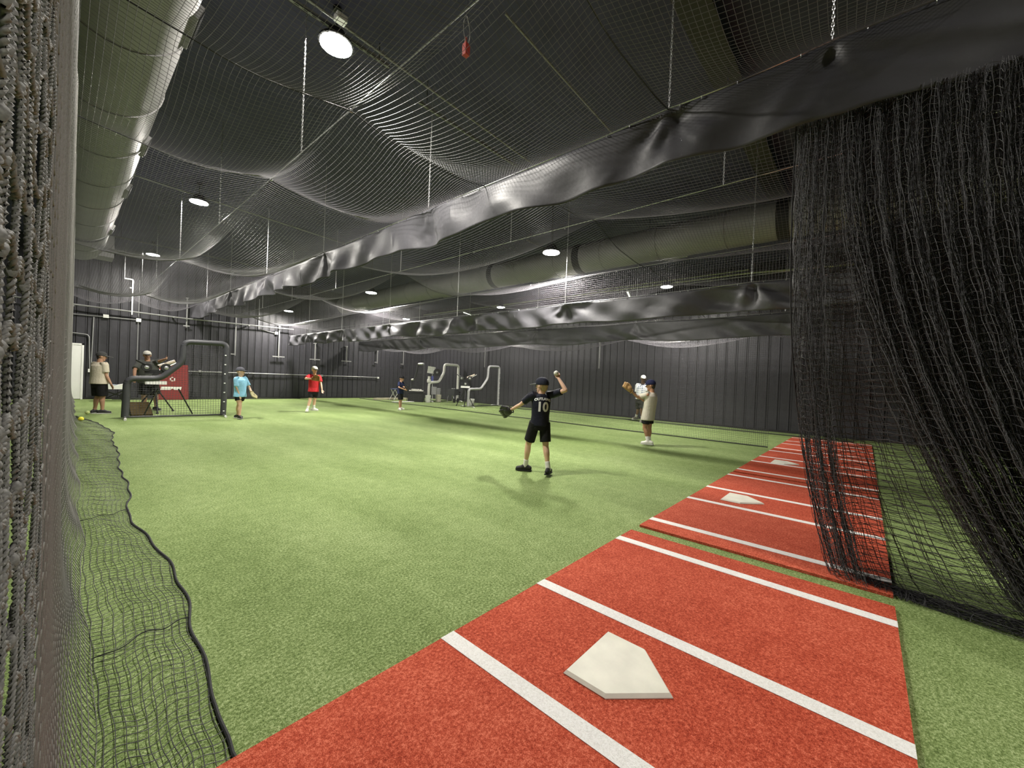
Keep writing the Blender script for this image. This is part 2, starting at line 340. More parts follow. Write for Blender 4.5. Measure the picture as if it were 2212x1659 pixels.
# hanging loops of cable with a red plug
pp = onx((1007, 70), 2.5); r = empty('hanging_plug', tuple(pp)); tag(r, 'red plug on loops of pale cable hanging from the roof', 'plug')
for j, s in enumerate((-1, 1)):
    t = np.linspace(0, 1, 20); MB().tube(np.stack([s*0.035*np.sin(np.pi*t)+0.012*j, 0.01*np.cos(3*t), 0.17-0.30*t], 1), 0.004, 6).obj('cable_loop', mat('pale_cable', (0.6, 0.6, 0.58), 0.5), r, True)
MB().box((-0.02, -0.025, -0.22), (0.035, 0.025, -0.11)).tube([(0, 0, -0.12), (0, 0, -0.05)], 0.012).obj('plug_body', mat('red_plug', (0.55, 0.06, 0.04), 0.5), r)
MB().tube([(0.006, 0, 0.16), (0.006, 0, Z_C-pp.z)], 0.003, 5).obj('drop_wire', M_BLACKM, r)

# ------------------------------------------------------------------ chains
def link_arrays():
    t = np.linspace(0, 2*np.pi, 11)[:-1]; P = np.stack([0.0075*np.sign(np.cos(t))*np.abs(np.cos(t))**0.8, 0*t, 0.019*np.sin(t)], 1)
    return P
LP = link_arrays()
def chain_mesh(h):
    n = max(3, int(h/0.031)); pitch = h/n; b = MB(); k = 4; Ln = len(LP)
    for i in range(n):
        P = LP.copy(); P = P[:, [0, 1, 2]] if i % 2 == 0 else P[:, [1, 0, 2]]
        P = P+np.array([0, 0, (i+0.5)*pitch])
        Tn = np.roll(P, -1, 0)-np.roll(P, 1, 0); Tn /= np.linalg.norm(Tn, axis=1, keepdims=True)
        ref = np.array([0, 1.0, 0]) if i % 2 == 0 else np.array([1.0, 0, 0]); A = np.cross(Tn, ref); B = np.tile(ref, (Ln, 1))
        V = []
        for u in np.arange(k)*2*np.pi/k: V.append(P+0.0034*(math.cos(u)*A+math.sin(u)*B))
        V = np.stack(V, 1).reshape(-1, 3)
        F = [(a*k+c, ((a+1) % Ln)*k+c, ((a+1) % Ln)*k+(c+1) % k, a*k+(c+1) % k) for a in range(Ln) for c in range(k)]
        b.add(V, F)
    me = b.mesh('chain', True); me.materials.append(M_CHAIN); return me
_ch = {}
def chain(x, y, z0, lb, z1=Z_C, grp='chains hanging from the roof'):
    key = round(z1-z0, 2)
    if key not in _ch: _ch[key] = chain_mesh(key)
    o = link('hanging_chain', _ch[key]); o.location = (x, y, z0); tag(o, lb, 'chain', grp); return o
ordn = ['nearest the camera', 'second from the camera', 'third from the camera', 'fourth from the camera', 'fifth from the camera', 'farthest from the camera']
YC = [1.5, 5.26, 9.05, 12.7, 16.3, 19.6]
for x, zb, nm, ys in ((1.9, 4.07, 'steel chain holding the middle cable of the first cage', YC[1:]), (3.8, 4.06, 'steel chain holding the big nearest valance', [0.28]+YC),
                      (5.75, 4.09, 'steel chain holding the middle cable of the second cage', YC), (7.7, 3.22, 'steel chain holding the second valance', YC),
                      (11.5, 3.32, 'thin steel chain holding the third valance', YC)):
    for i, y in enumerate(ys):
        k = i if len(ys) == 6 else (i+1 if len(ys) == 5 else i-1)
        lb = nm+', '+(ordn[k] if k >= 0 else 'at its bunched net end')
        if x == 1.9: lb = nm+', '+ordn[i]
        chain(x, y, zb, lb)
# ------------------------------------------------------------------ nets
def net_object(name, batches, m, lb, cat='net', parent=None, k=3, kind=None):
    Vs, Qs, n = [], [], 0
    for P, r in batches:
        V, Q = tube_arrays(P, r, k); Vs.append(V); Qs.append(Q+n); n += len(V)
    me = mesh_np(name, np.concatenate(Vs), np.concatenate(Qs)); o = link(name, me, m, parent)
    if lb: tag(o, lb, cat)
    if kind: o['kind'] = kind
    return o
CELL = 0.045
def saw(y, apex):
    """position 0..1 between neighbouring support points, and the span"""
    a = np.asarray(apex); i = np.clip(np.searchsorted(a, y)-1, 0, len(a)-2); sp = a[i+1]-a[i]
    return (y-a[i])/sp, sp
def ceil_z(x, y, x0, z0, xm, zm, x1, z1, apex, amp):
    t, sp = saw(y, apex); par = 4*t*(1-t)
    zc = zm-amp*np.clip(sp/5.0, 0.35, 1.15)*par
    left = x < xm; u = np.where(left, (x-x0)/(xm-x0), (x-xm)/(x1-xm))
    ze = np.where(left, z0+(zc-z0)*u, zc+(z1-zc)*u)
    D = amp*(0.35+0.75*par)
    return ze-D*np.sin(np.pi*np.clip(u, 0, 1))**0.9+0.012*np.sin(5*x+3*y)*np.sin(np.pi*np.clip(u, 0, 1))
def ceiling_net(x0, z0, xm, zm, x1, z1, y0, y1, apex, amp, lb, r=0.0019, cell=CELL):
    fz = lambda x, y: ceil_z(x, y, x0, z0, xm, zm, x1, z1, apex, amp)
    xs = np.arange(x0, x1+1e-6, cell); ys = np.linspace(y0, y1, int((y1-y0)/0.16)); X, Y = np.meshgrid(xs, ys, indexing='ij')
    Y2 = Y+0.02*np.sin(2*X); b1 = np.stack([X, Y2, fz(X, Y)], -1)
    ys2 = np.arange(y0, y1, cell); xs2 = np.linspace(x0, x1, 25); Yb, Xb = np.meshgrid(ys2, xs2, indexing='ij')
    b2 = np.stack([Xb, Yb+0.02*np.sin(2*Xb), fz(Xb, Yb)], -1)
    o = net_object('ceiling_net', [(b1, r), (b2, r)], M_NETC, lb)
    for a in apex[1:-1]:
        xx = np.linspace(x0, x1, 40); MB().tube(np.stack([xx, 0*xx+a, fz(xx, 0*xx+a)-0.004], 1), 0.006, 5).obj('seam_rope', M_ROPE, o)
    return o
AP1 = [-3.0, 1.5, 4.0, 6.3, 12.9, 20.2, 22.4]
ceiling_net(0.0, 4.0, 1.9, 4.06, 3.8, 4.04, -0.6, 22.4, AP1, 0.30, 'sagging black ceiling net over the first cage, left of the big valance')
ceiling_net(3.8, 4.03, 5.75, 4.07, 7.7, 3.78, -0.6, 22.4, [-3.0, 3.4, 9.05, 14.5, 22.4], 0.30, 'sagging black ceiling net between the first and second valances')
ceiling_net(7.7, 3.76, 9.6, 3.80, 11.5, 3.32, -0.2, 22.4, [-3.0, 3.3, 9.05, 14.5, 22.4], 0.22, 'black ceiling net between the second and third valances', cell=0.06)
ceiling_net(11.5, 3.30, 13.4, 3.25, 15.35, 3.3, 0.0, 22.4, [-3.0, 2.5, 7.0, 12.7, 17.5, 22.4], 0.30, 'black ceiling net hanging in scallops over the farthest cage', cell=0.06)
for x, z, lb in ((1.9, 4.065, 'thin steel cable along the middle of the first cage roof'), (5.75, 4.085, 'thin steel cable along the middle of the second cage roof'),
                 (7.7, 3.79, 'thin steel cable above the second valance'), (9.6, 3.81, 'thin steel cable along the middle of the third cage roof')):
    ys = np.linspace(-1.0, 22.5, 90); c = empty('support_cable', (x, -1, z)); tag(c, lb, 'cable', 'steel cables carrying the nets')
    MB().tube(np.stack([0*ys, ys+1, 0*ys], 1), 0.0055, 5).obj('wire', M_STEEL, c, True)
    q = MB()
    for y in (4.0, 6.3, 12.9): q.ring(0.018, 0.005, T(0, y+1, -0.012) @ RX(math.pi/2), 8, 4)
    q.obj('cable_clamp', M_STEEL, c)

# net strip between the cable and the second valance
def wall_net(xf, y0, y1, z0, z1, lb, m=M_NET, r=0.0017, dy=0.18, cell=CELL, rope=True):
    ys = np.arange(y0, y1, cell); zs = np.linspace(z0, z1, max(6, int((z1-z0)/0.25))); Y, Z = np.meshgrid(ys, zs, indexing='ij')
    b1 = np.stack([xf(Y, Z), Y, Z], -1)
    zs2 = np.arange(z0, z1+1e-6, cell); ys2 = np.linspace(y0, y1, int((y1-y0)/dy)); Z2, Y2 = np.meshgrid(zs2, ys2, indexing='ij')
    zz = Z2+0.008*np.sin(2.1*Y2+4*Z2)*((Z2-z0) > 0.02)
    b2 = np.stack([xf(Y2, Z2), Y2, zz], -1)
    o = net_object('divider_net', [(b1, r), (b2, r)], m, lb)
    if rope:
        yy = np.linspace(y0, y1, 160); MB().tube(np.stack([xf(yy, 0*yy+z0), yy, 0*yy+z0+0.012], 1), 0.014, 6).obj('bottom_rope', M_ROPE, o, True)
    return o
wall_net(lambda y, z: 7.75+0.03*np.sin(2.2*y)*np.sin((z-3.2)*5), 0.0, 22.2, 3.2, 3.78, 'narrow strip of net hanging above the second valance', M_NETC, 0.0016, rope=False)
wall_net(lambda y, z: 11.60+0.05*np.sin(1.7*y+0.8*np.sin(0.5*y))*(0.4+0.6*np.sin(np.clip(z/2.8, 0, 1)*np.pi))+0.03*np.exp(-z/0.3)*np.sin(0.9*y), 1.75, 22.0, 0.002, 2.78, 'long black divider net standing on the turf in front of the farthest cage', M_NET, 0.0028)
wall_net(lambda y, z: 15.36+0.05*np.sin(1.3*y), 0.2, 13.5, 0.002, 3.3, 'black net hanging along the side wall behind the farthest cage', M_NET, 0.0017)

# ---- the left net, standing almost along the line of sight, its foot spread over the turf
def left_x(y, z):
    base = -0.0225+0.0147*y
    base = base-0.10*np.clip(0.26-y, 0, 1)**1.3
    wav = np.clip((y-1.0)/3, 0, 1)*0.018*(np.sin(3.1*y+0.7*z)-1.0)
    near = np.clip((1.2-y)/1.2, 0, 1)*0.002*np.sin(40*y+3*z)
    foot = 0.12*np.exp(-np.clip(z, 0, 9)/0.22)*np.clip((y-0.4)/1.0, 0, 1)
    return base+wav+near+foot
ysA = np.concatenate([np.arange(-0.5, 0.24, CELL)]); jit = lambda n: rng.normal(0, 0.004, n)
LN = []
ysN = 0.262+np.arange(11)*CELL*0.97+jit(11)*0.6            # close strands, modelled as twisted pairs
def twist(P, rh, turns_per_m, ph):
    """P (n,3) -> two helical strands around it"""
    d = np.linalg.norm(np.diff(P, axis=0), axis=1); s = np.concatenate([[0], np.cumsum(d)])
    Tn = np.gradient(P, axis=0); Tn /= np.linalg.norm(Tn, axis=1, keepdims=True)
    A = np.cross(Tn, (0.9, 0.3, 0.28)); A /= np.linalg.norm(A, axis=1, keepdims=True); B = np.cross(Tn, A)
    out = []
    for k in (0, 1):
        a = ph+2*np.pi*turns_per_m*s+k*np.pi; out.append(P+rh*(np.cos(a)[:, None]*A+np.sin(a)[:, None]*B))
    return out
near_b = []
for j, y in enumerate(ysN):
    h = 0.22+0.80*y; n = int(2*h/0.0021); z = np.linspace(1.385-h, 1.385+h, n); yy = y+0.006*np.sin(9*z+j)+0.004*np.sin(31*z+2*j)
    P = np.stack([left_x(yy, z)+0.0012*np.sin(25*z+j), yy, z], 1)
    for q in twist(P, 0.00105, 120, j): near_b.append((q, 0.00125))
    # plain continuation above and below
    for (a, b) in ((0.0, 1.385-h), (1.385+h, 4.0)):
        zz = np.linspace(a, b, 30); LN.append((np.stack([left_x(0*zz+y, zz), 0*zz+y, zz], 1), 0.0016))
zlev = np.arange(0.9, 1.95, CELL)
for j, z in enumerate(zlev):
    yy = np.linspace(0.262, ysN[-1], 230); zz = z+0.007*np.sin(yy*140+j)*1.0+0.004*np.sin(30*yy+2*j)
    P = np.stack([left_x(yy, zz)+0.001*np.sin(60*yy), yy, zz], 1)
    for q in twist(P, 0.00105, 120, j*1.3): near_b.append((q, 0.00125))
    for y in ysN:                                           # knots where strands cross
        zk = z+0.007*math.sin(y*140+j)+0.004*math.sin(30*y+2*j); t = np.linspace(-0.004, 0.004, 5)
        near_b.append((np.stack([left_x(0*t+y, 0*t+zk), y+t*0.4, zk+t], 1), np.array([0.0010, 0.0026, 0.0032, 0.0026, 0.0010])))
ysM = np.arange(ysN[-1]+CELL, 3.0, CELL); ysM = ysM+jit(len(ysM)); ysF = np.arange(3.0, 22.3, CELL*1.15)
for ys, nz in ((ysA, 40), (ysM, 80), (ysF, 24)):
    z = np.concatenate([np.linspace(0.012, 0.4, nz//4), np.linspace(0.4, 4.02, nz)[1:]]); Y, Z = np.meshgrid(ys, z, indexing='ij')
    Y = Y+0.010*np.sin(6*Z+11*Y)*np.clip(Z, 0, 0.4)
    LN.append((np.stack([left_x(Y, Z), Y, Z], -1), 0.0016 if ys is not ysF else 0.0021))
zs = np.arange(0.012, 4.0, CELL)
for (a, b, n, rr) in ((-0.5, 0.262, 16, 0.0016), (ysN[-1], 3.0, 150, 0.0016), (3.0, 22.3, 150, 0.0021)):
    y = np.linspace(a, b, n); Z, Y = np.meshgrid(zs, y, indexing='ij'); Z = Z+0.011*np.sin(8*Y+9*Z)
    LN.append((np.stack([left_x(Y, Z), Y, Z], -1), rr))
ln_o = net_object('curtain_net', LN, M_NETG, 'weathered dark net hanging close beside the camera at the left edge', 'net')
net_object('near_twine', near_b, M_NETG, None, None, ln_o, 4)
# spread foot of the left net on the turf
edge_px = [(507, 1640), (505, 1600), (490, 1530), (450, 1430), (385, 1270), (340, 1185), (280, 1110), (275, 1060), (262, 1010), (247, 960), (243, 935), (215, 915), (170, 902)]
ed = np.array([tuple(onz(p, 0.0)) for p in edge_px]); 
def edge_x(y): return np.interp(y, ed[:, 1], ed[:, 0])+0.012*np.sin(9*y)+0.02*np.sin(2.3*y)
def apron_z(u, y): return 0.006+0.014*np.abs(np.sin(4.1*y+2*u))*np.sin(np.pi*np.clip(u, 0, 1))+0.010*np.sin(17*y+6*u)**2*np.sin(np.pi*np.clip(u, 0, 1))
y = np.arange(1.45, 15.3, CELL*1.02); U = np.linspace(0, 1, 22)
Yg, Ug = np.meshgrid(y, U, indexing='ij')
def apron(Y, Uu):
    xa = left_x(Y, 0*Y+0.012); xe = edge_x(Y); x = xa+(xe-xa)*Uu
    yy = Y+0.03*np.sin(5*Uu+1.7*Y)*Uu+0.018*np.sin(13*Uu+3*Y)
    return np.stack([x, yy, apron_z(Uu, Y)], -1)
ab = [(apron(Yg, Ug), 0.0017)]
us = np.linspace(0.04, 0.96, 11); yl = np.arange(1.45, 15.3, 0.035); Ul, Yl = np.meshgrid(us, yl, indexing='ij')
ab.append((apron(Yl, Ul+0.022*np.sin(4*Yl+5*Ul)+0.01*np.sin(19*Yl)), 0.0017))
net_object('net_foot', ab, M_NET, None, None, ln_o)
yy = np.arange(1.40, 15.35, 0.03); q = MB(); P = apron(yy, 0*yy+1.0); P[:, 2] = 0.008; q.tube(P, 0.007, 6); q.obj('edge_rope', M_ROPE, ln_o, True)
for yk in (5.05, 2.62, 8.2):      # bunched rope lines crossing the foot
    t = np.linspace(0, 1, 40); Pk = apron(0*t+yk+0.1*t, t); Pk[:, 2] += 0.012
    MB().tube(Pk, 0.0028, 5).obj('lacing', M_ROPE, ln_o, True)

# ---- the gathered net pulled aside on the right
def gath(u, v, ph, dx, nf):
    """u 0..1 along the gathered top edge, v 0..1 from the top down; u < 0.16 is the loose left flap"""
    w_ = np.clip((u-0.16)/0.84, 0, 1)
    br = np.clip((u-0.13)/0.06, 0, 1); br = br*br*(3-2*br)             # stretched bridge between flap and bunch
    yf = 0.475-1.5*u-0.34*v**3.2                                       # flap
    yt = 0.24-1.75*w_; yb = -0.80-1.10*w_; ym = yt+(yb-yt)*v**2.0      # bunch swept toward the right
    y = yf*(1-br)+ym*br
    z = 3.50*(1-v)
    A = (0.03+0.07*v)*(0.6+0.4*br)
    x = 3.83+dx*(0.35+0.65*v)+A*np.sin(2*np.pi*nf*u+ph+1.5*v)+0.20*np.clip(v-0.5, 0, 1)*(1-br)
    y = y+(0.010+0.020*v)*np.cos(2*np.pi*nf*u+ph*1.7+2.2*v)
    foot = np.clip(v-0.95, 0, 1)/0.05
    z = np.maximum(z, 0.035+0.02*np.sin(40*u+ph))-0.02*foot
    return np.stack([x, y-0.06*foot*br, z], -1)
gb = []
for s, (ph, dx, nu, nf) in enumerate(((0.0, 0.0, 150, 21), (2.1, 0.10, 140, 17), (4.0, 0.20, 130, 24), (1.1, 0.30, 120, 19), (5.2, -0.06, 100, 15))):
    u = np.linspace(0, 1, nu)+rng.normal(0, 0.0015, nu); v = np.linspace(0, 1, 42); Ug, Vg = np.meshgrid(u, v, indexing='ij')
    P = gath(Ug, Vg, ph, dx, nf); P[..., 1] += 0.006*np.sin(75*Vg+9*Ug*nu); P[..., 0] += 0.006*np.sin(61*Vg+7*Ug*nu); gb.append((P, 0.0020))
    v2 = np.arange(0.004, 1.0, 0.0145); u2 = np.linspace(0, 1, int(nu*1.5)); Vg, Ug = np.meshgrid(v2, u2, indexing='ij')
    Vw = Vg+0.0050*np.abs(np.sin(Ug*nu*np.pi*0.5+Vg*30))+0.003*np.sin(Ug*nu*0.7+40*Vg)
    gb.append((gath(Ug, np.clip(Vw, 0, 1), ph, dx, nf), 0.0020))
for s, (ph, dx, nu, nf) in enumerate(((0.7, 0.05, 110, 13), (3.1, 0.16, 110, 15), (5.9, 0.26, 100, 12))):     # more layers of the swept bunch
    u = 0.19+0.81*np.linspace(0, 1, nu)**1.25; v = np.linspace(0, 1, 38); Ug, Vg = np.meshgrid(u, v, indexing='ij')
    P = gath(Ug, Vg, ph, dx, nf); P[..., 1] += 0.010*np.sin(55*Vg+9*Ug*nu); P[..., 0] += 0.008*np.sin(47*Vg+7*Ug*nu); gb.append((P, 0.0025))
    v2 = np.arange(0.006, 1.0, 0.019); u2 = np.linspace(0.19, 1, int(nu*1.5)); Vg, Ug = np.meshgrid(v2, u2, indexing='ij')
    gb.append((gath(Ug, np.clip(Vg+0.008*np.abs(np.sin(Ug*nu*1.3+Vg*25)), 0, 1), ph, dx, nf), 0.0022))
gn = net_object('gathered_net', gb, M_NETB, 'black net pulled aside and bunched in folds at the right')
hb = []
for k in range(46):        # heap of net lying along the turf at its foot
    t = np.linspace(0, 1, 150); f = (k+0.5)/46; y = 0.02-1.9*t; hgt = 0.07*np.sin(np.pi*np.clip(f, 0, 1))*np.clip(1.4*t+0.25, 0, 1)
    x = 4.02-0.27*t**0.6+(f-0.5)*0.17*(0.7+0.5*np.sin(3*t))+0.02*np.sin(23*t+k)+0.012*np.sin(61*t+2.3*k)
    z = np.clip(0.012+hgt*(0.5+0.5*np.sin(17*t+1.9*k))+0.008*np.sin(47*t+k), 0.004, 1)
    hb.append((np.stack([x, y, z], 1), 0.0021))
for k in range(120):
    t = np.linspace(0, 1, 10); y0 = 0.0-1.85*rng.random(); x0 = 4.0-0.27*((0.02-y0)/1.9)**0.6 if y0 < 0.02 else 4.0
    P = np.stack([x0+(t-0.5)*0.19+0.01*np.sin(9*t+k), y0+0.08*(t-0.5)*rng.normal()+0.02*np.sin(5*t+k), 0.012+0.05*np.sin(np.pi*t)*rng.random()+0*t], 1); hb.append((P, 0.0019))
net_object('heaped_foot', hb, M_NET, None, None, gn)
for ph, u0 in ((0.0, 0.0), (0.0, 0.125)):
    v = np.linspace(0, 0.985, 90); P = gath(0*v+u0, v, ph, 0.0, 21); MB().tube(P, 0.0055, 5).obj('edge_rope', M_ROPE, gn, True)

# ------------------------------------------------------------------ valances
clip_me = MB().ring(0.014, 0.0035, T(0, 0, -0.008) @ RX(math.pi/2), 8, 4).mesh('clip'); clip_me.materials.append(M_STEEL)
def valance(x, z0, z1, y0, y1, chains, lb, seed, amp=1.0, nclip=0.33, net_front=None):
    n = int((y1-y0)/0.027); ys = np.linspace(y0, y1, n); vs = np.linspace(0, 1, 17); Y, Vv = np.meshgrid(ys, vs, indexing='ij'); h = z1-z0
    rs = np.random.default_rng(seed); dx = np.zeros_like(Y); dz = np.zeros_like(Y)
    for i, c in enumerate(chains):
        s = Y-c; th = np.arctan2(s, Vv*h+0.05); e = np.exp(-np.abs(s)/0.75)
        dx += 0.026*np.cos(5*th+rs.random()*1.2)*e*np.clip(Vv*2.2, 0, 1)+0.008*np.cos(11*th+rs.random()*6)*np.exp(-np.abs(s)/0.4)*np.clip(Vv*3, 0, 1)
        dx -= 0.02*np.exp(-(s/0.16)**2)*(1-Vv)
    for c in chains:
        s = Y-c
        for q_ in range(7):
            a = rs.uniform(-1.25, 1.25); ln = rs.uniform(0.35, 1.0); dd = s-Vv*h*math.tan(a)-0.02*rs.normal(); wd = rs.uniform(0.045, 0.085)*(1+abs(math.tan(a)))*0.7
            dx += rs.uniform(0.010, 0.026)*rs.choice([-1, 1, 1])*np.exp(-(dd/wd)**2)*np.clip(Vv*6, 0, 1)*np.clip((ln-Vv)*5, 0, 1)
    for k in range(int((y1-y0)*1.1)):
        c = rs.uniform(y0, y1); a = rs.uniform(-1.0, 1.2); v0 = rs.uniform(0.0, 0.7); v1 = v0+rs.uniform(0.2, 0.5); dd = (Y-c)-Vv*h*math.tan(a); wd = rs.uniform(0.04, 0.07)*(1+abs(math.tan(a)))*0.7
        dx += rs.uniform(0.005, 0.014)*rs.choice([-1, 1])*np.exp(-(dd/wd)**2)*np.clip((Vv-v0)*8, 0, 1)*np.clip((v1-Vv)*8, 0, 1)
    for k in range(8):
        f = 0.25+rs.random()*0.95; a = 0.021/f**0.3; sl = (rs.random()-0.3)*1.6; dx += a*np.sin(2*np.pi*f*(Y+sl*Vv*(1+0.3*np.sin(0.8*Y+k)))+rs.random()*6.28+1.2*np.sin(0.37*Y*(1+0.2*k)))*np.clip(0.35+Vv, 0, 1)
    for k in range(4):
        f = 0.12+rs.random()*0.3; dz += 0.018*np.sin(2*np.pi*f*Y+rs.random()*6.28)*Vv
    sagt = 0.0
    t, sp = saw(ys, [y0-0.01]+[c for c in chains if y0 < c < y1]+[y1+0.01]); sag = (0.020*4*t*(1-t))[:, None]
    X = x+dx*amp; Z = z1-h*Vv-sag+dz
    X[:, 0] = x; 
    V = np.stack([X, Y, Z], -1); V2 = V+np.array([0.006, 0, 0]); m_ = len(vs)
    idx = np.arange(n*m_).reshape(n, m_); N = n*m_
    F = np.stack([idx[:-1, :-1], idx[1:, :-1], idx[1:, 1:], idx[:-1, 1:]], -1).reshape(-1, 4); G = F[:, ::-1]+N
    def rim(a, b): return np.stack([a[:-1], a[1:], b[1:], b[:-1]], -1)
    rims = np.concatenate([rim(idx[:, -1], idx[:, -1]+N)[:, ::-1], rim(idx[:, 0], idx[:, 0]+N), rim(idx[0], idx[0]+N)[:, ::-1], rim(idx[-1], idx[-1]+N)])
    me = mesh_np('valance', np.concatenate([V.reshape(-1, 3), V2.reshape(-1, 3)]), np.concatenate([F[:, ::-1], G[:, ::-1], rims]), True)
    o = link('valance', me, M_VINYL); tag(o, lb, 'valance', 'black vinyl valances')
    MB().tube(np.stack([0*ys+x, ys, z1+0.012-sag[:, 0]], 1)[::3], 0.006, 5).obj('top_cable', M_STEEL, o, True)
    for y in np.arange(y0+0.1, y1, nclip):
        c = link('clip', clip_me, None, o); yy = y+rs.normal()*0.06; j = min(n-1, max(0, int((yy-y0)/(y1-y0)*n))); c.location = (x, yy, z1+0.008-sag[j, 0]); c.rotation_euler = (0, rs.normal()*0.3, rs.normal()*0.5)
    return o
val1 = valance(3.8, 3.51, 4.04, -1.6, 22.2, [0.28]+YC, 'big black vinyl valance sloping across the top of the picture', 3)
val2 = valance(7.7, 2.74, 3.21, 0.0, 22.1, YC, 'wrinkled black vinyl valance in the middle, second from the camera', 5, 1.1)
val3 = valance(11.5, 2.75, 3.30, 0.6, 22.1, YC, 'dark black vinyl valance farthest away, above the long divider net', 8, 0.5)
# ------------------------------------------------------------------ fittings on the back wall
YW = Y_B-0.06
def wall_thing(name, lb, cat, grp=None, loc=(0, 0, 0)):
    r = empty(name, loc); tag(r, lb, cat, grp); return r
def tbar(x, ztop, zbot, half, lb, off=0.0):
    r = wall_thing('hanging_bar', lb, 'bar', 'grey bars with cross feet hanging by the back wall', (x, YW-0.12, zbot))
    MB().box((-0.022, -0.022, 0), (0.022, 0.022, ztop-zbot)).obj('upright', M_GREYPIPE, r)
    MB().box((off-half, -0.03, 0.035), (off+half, 0.012, 0.085)).obj('cross_foot', M_GREYPIPE, r)
    MB().box((-0.05, -0.03, ztop-zbot-0.04), (0.05, 0.16, ztop-zbot)).obj('wall_bracket', M_GREYPIPE, r)
tbar(3.66, 4.45, 3.15, 0.11, 'short grey bar with a cross foot by the far end of the big valance')
tbar(5.50, 4.00, 2.05, 0.10, 'tall grey bar right of the netted screen, with a small left foot', -0.08)
tbar(7.37, 3.70, 2.07, 0.28, 'grey bar with the widest cross foot, left of the second valance end')
tbar(9.17, 3.0, 2.05, 0.27, 'grey bar with a cross foot above the boy in red')
tbar(10.93, 3.0, 2.07, 0.28, 'grey bar with a cross foot right of the boy in red')
tbar(12.86, 2.9, 2.12, 0.09, 'faint grey bar on the dark wall left of the boy in navy', -0.08)
tbar(14.70, 3.1, 2.12, 0.10, 'faint grey bar on the dark wall above the boy in navy', -0.08)
for (y, lb) in ((9.15, 'thin grey post hanging by the side wall above the divider net'), (1.62, 'thin grey post by the side wall beside the bunched net'), (16.6, 'thin grey post hanging by the side wall behind the machines')):
    r = wall_thing('hanging_post', lb, 'bar', 'grey posts hanging by the side wall', (X_R-0.15, y, 2.12))
    MB().box((-0.022, -0.022, 0), (0.022, 0.022, 1.2)).obj('upright', M_GREYPIPE, r); MB().box((-0.03, -0.03, 1.16), (0.12, 0.03, 1.2)).obj('wall_bracket', M_GREYPIPE, r)
# long rail
r = wall_thing('wall_rail', 'long pale rail running level across the back wall', 'rail', None, (0, YW-0.05, 0))
MB().tube([(2.6, 0, 1.22), (13.0, 0, 1.26)], 0.022, 8).obj('rail_bar', M_GREYPIPE, r, True)
for x in (4.2, 5.75, 9.6, 13.0): MB().box((x-0.05, -0.05, 1.19), (x+0.05, 0.05, 1.30)).obj('mounting_box', M_WHITE if x > 12 else M_GREYPIPE, r)
# conduits
def cond(pts, lb, rr=0.018):
    r = wall_thing('wall_conduit', lb, 'conduit', 'pale conduits on the back wall', (0, YW-0.02, 0))
    MB().tube(fillet([(x, 0, z) for x, z in pts], 0.12), rr, 8).obj('conduit_tube', M_GREYPIPE, r, True); return r
c1 = cond([(-0.8, 3.22), (2.12, 3.26)], 'level pale conduit high on the back wall at the left')
MB().box((1.10, -0.05, 3.21), (1.26, 0.02, 3.34)).obj('junction_box', M_WHITE, c1); MB().box((2.05, -0.05, 3.18), (2.20, 0.02, 3.32)).obj('junction_box', M_WHITE, c1)
cond([(0.85, 3.2), (0.82, 1.30)], 'upright conduit just behind the man in the cream shirt')
c2 = cond([(-0.1, 2.55), (0.74, 2.50), (0.785, 1.16)], 'bent conduit above the white door')
MB().box((0.74, -0.04, 1.05), (0.83, 0.02, 1.18)).obj('switch_box', M_WHITE, c2)
cond([(2.115, 4.9), (2.115, 1.37)], 'upright conduit beside the man in the dark shirt', 0.014)
c3 = cond([(6.47, 4.9), (6.48, 3.42), (7.28, 3.31)], 'conduit bending toward the widest hanging bar')
MB().box((7.2, -0.05, 3.25), (7.33, 0.02, 3.38)).obj('junction_box', M_WHITE, c3)
r = wall_thing('wall_pipe', 'dark pipe running level under the ceiling net along the back wall', 'pipe', None, (0, YW-0.25, 0))
MB().tube([(-2, 0, 3.62), (3.6, 0, 3.52), (8.0, 0, 3.58)], 0.03, 8).obj('pipe_tube', M_GREYPIPE, r, True)
for x in (0.3, 3.2, 6.0): MB().box((x-0.03, -0.04, 3.50), (x+0.03, 0.25, 3.54)).obj('pipe_bracket', M_GREYPIPE, r)
r = wall_thing('sprinkler_drop', 'stepped pale pipe hanging below the end of the left duct', 'pipe', None, (0, 20.9, 0))
MB().tube(fillet([(1.55, 0, 4.62), (1.78, 0, 4.62), (1.78, 0, 4.30), (1.70, 0, 4.30)], 0.04), 0.025, 8).tube([(1.78, 0, 4.5), (1.78, 0, 3.3)], 0.02, 8).obj('pipe_tube', M_WHITE, r, True)
MB().tube([(1.55, 0, 4.62), (1.55, 0, Z_C)], 0.012, 6).obj('hanger_rod', M_GREYPIPE, r)
# electrical cord sagging from the wall to the floor, and its coil
t = np.linspace(0, 1, 60); q = MB(); q.tube(np.stack([7.72-0.03*t-0.62*np.clip(t-0.6, 0, 1)**1.5*2.2, 0*t, 2.05*(1-t)**1.25+0.012], 1), 0.010, 6)
o = q.obj('power_cord', M_RUBBER, None, True); o.location = (0, YW-0.12, 0); tag(o, 'black cord drooping down the back wall to the turf', 'cord')
r = wall_thing('cord_coil', 'coil of black cord hung on the rail behind the boy in blue', 'cord', None, (6.10, YW-0.12, 1.02))
for a in range(4): MB().ring(0.20+0.012*a, 0.010, T(0.01*a, 0.0, -0.02*a) @ RY(0.1*a) @ RX(math.pi/2) @ RZ(0.3*a), 22, 5).obj('loop', M_RUBBER, r, True)
MB().tube([(0, 0.02, 0.2), (0, 0.09, 0.26)], 0.012, 6).obj('hook', M_STEEL, r)
r = wall_thing('floor_cord', 'black hose lying on the turf along the foot of the back wall', 'cord', None, (0, 0, 0))
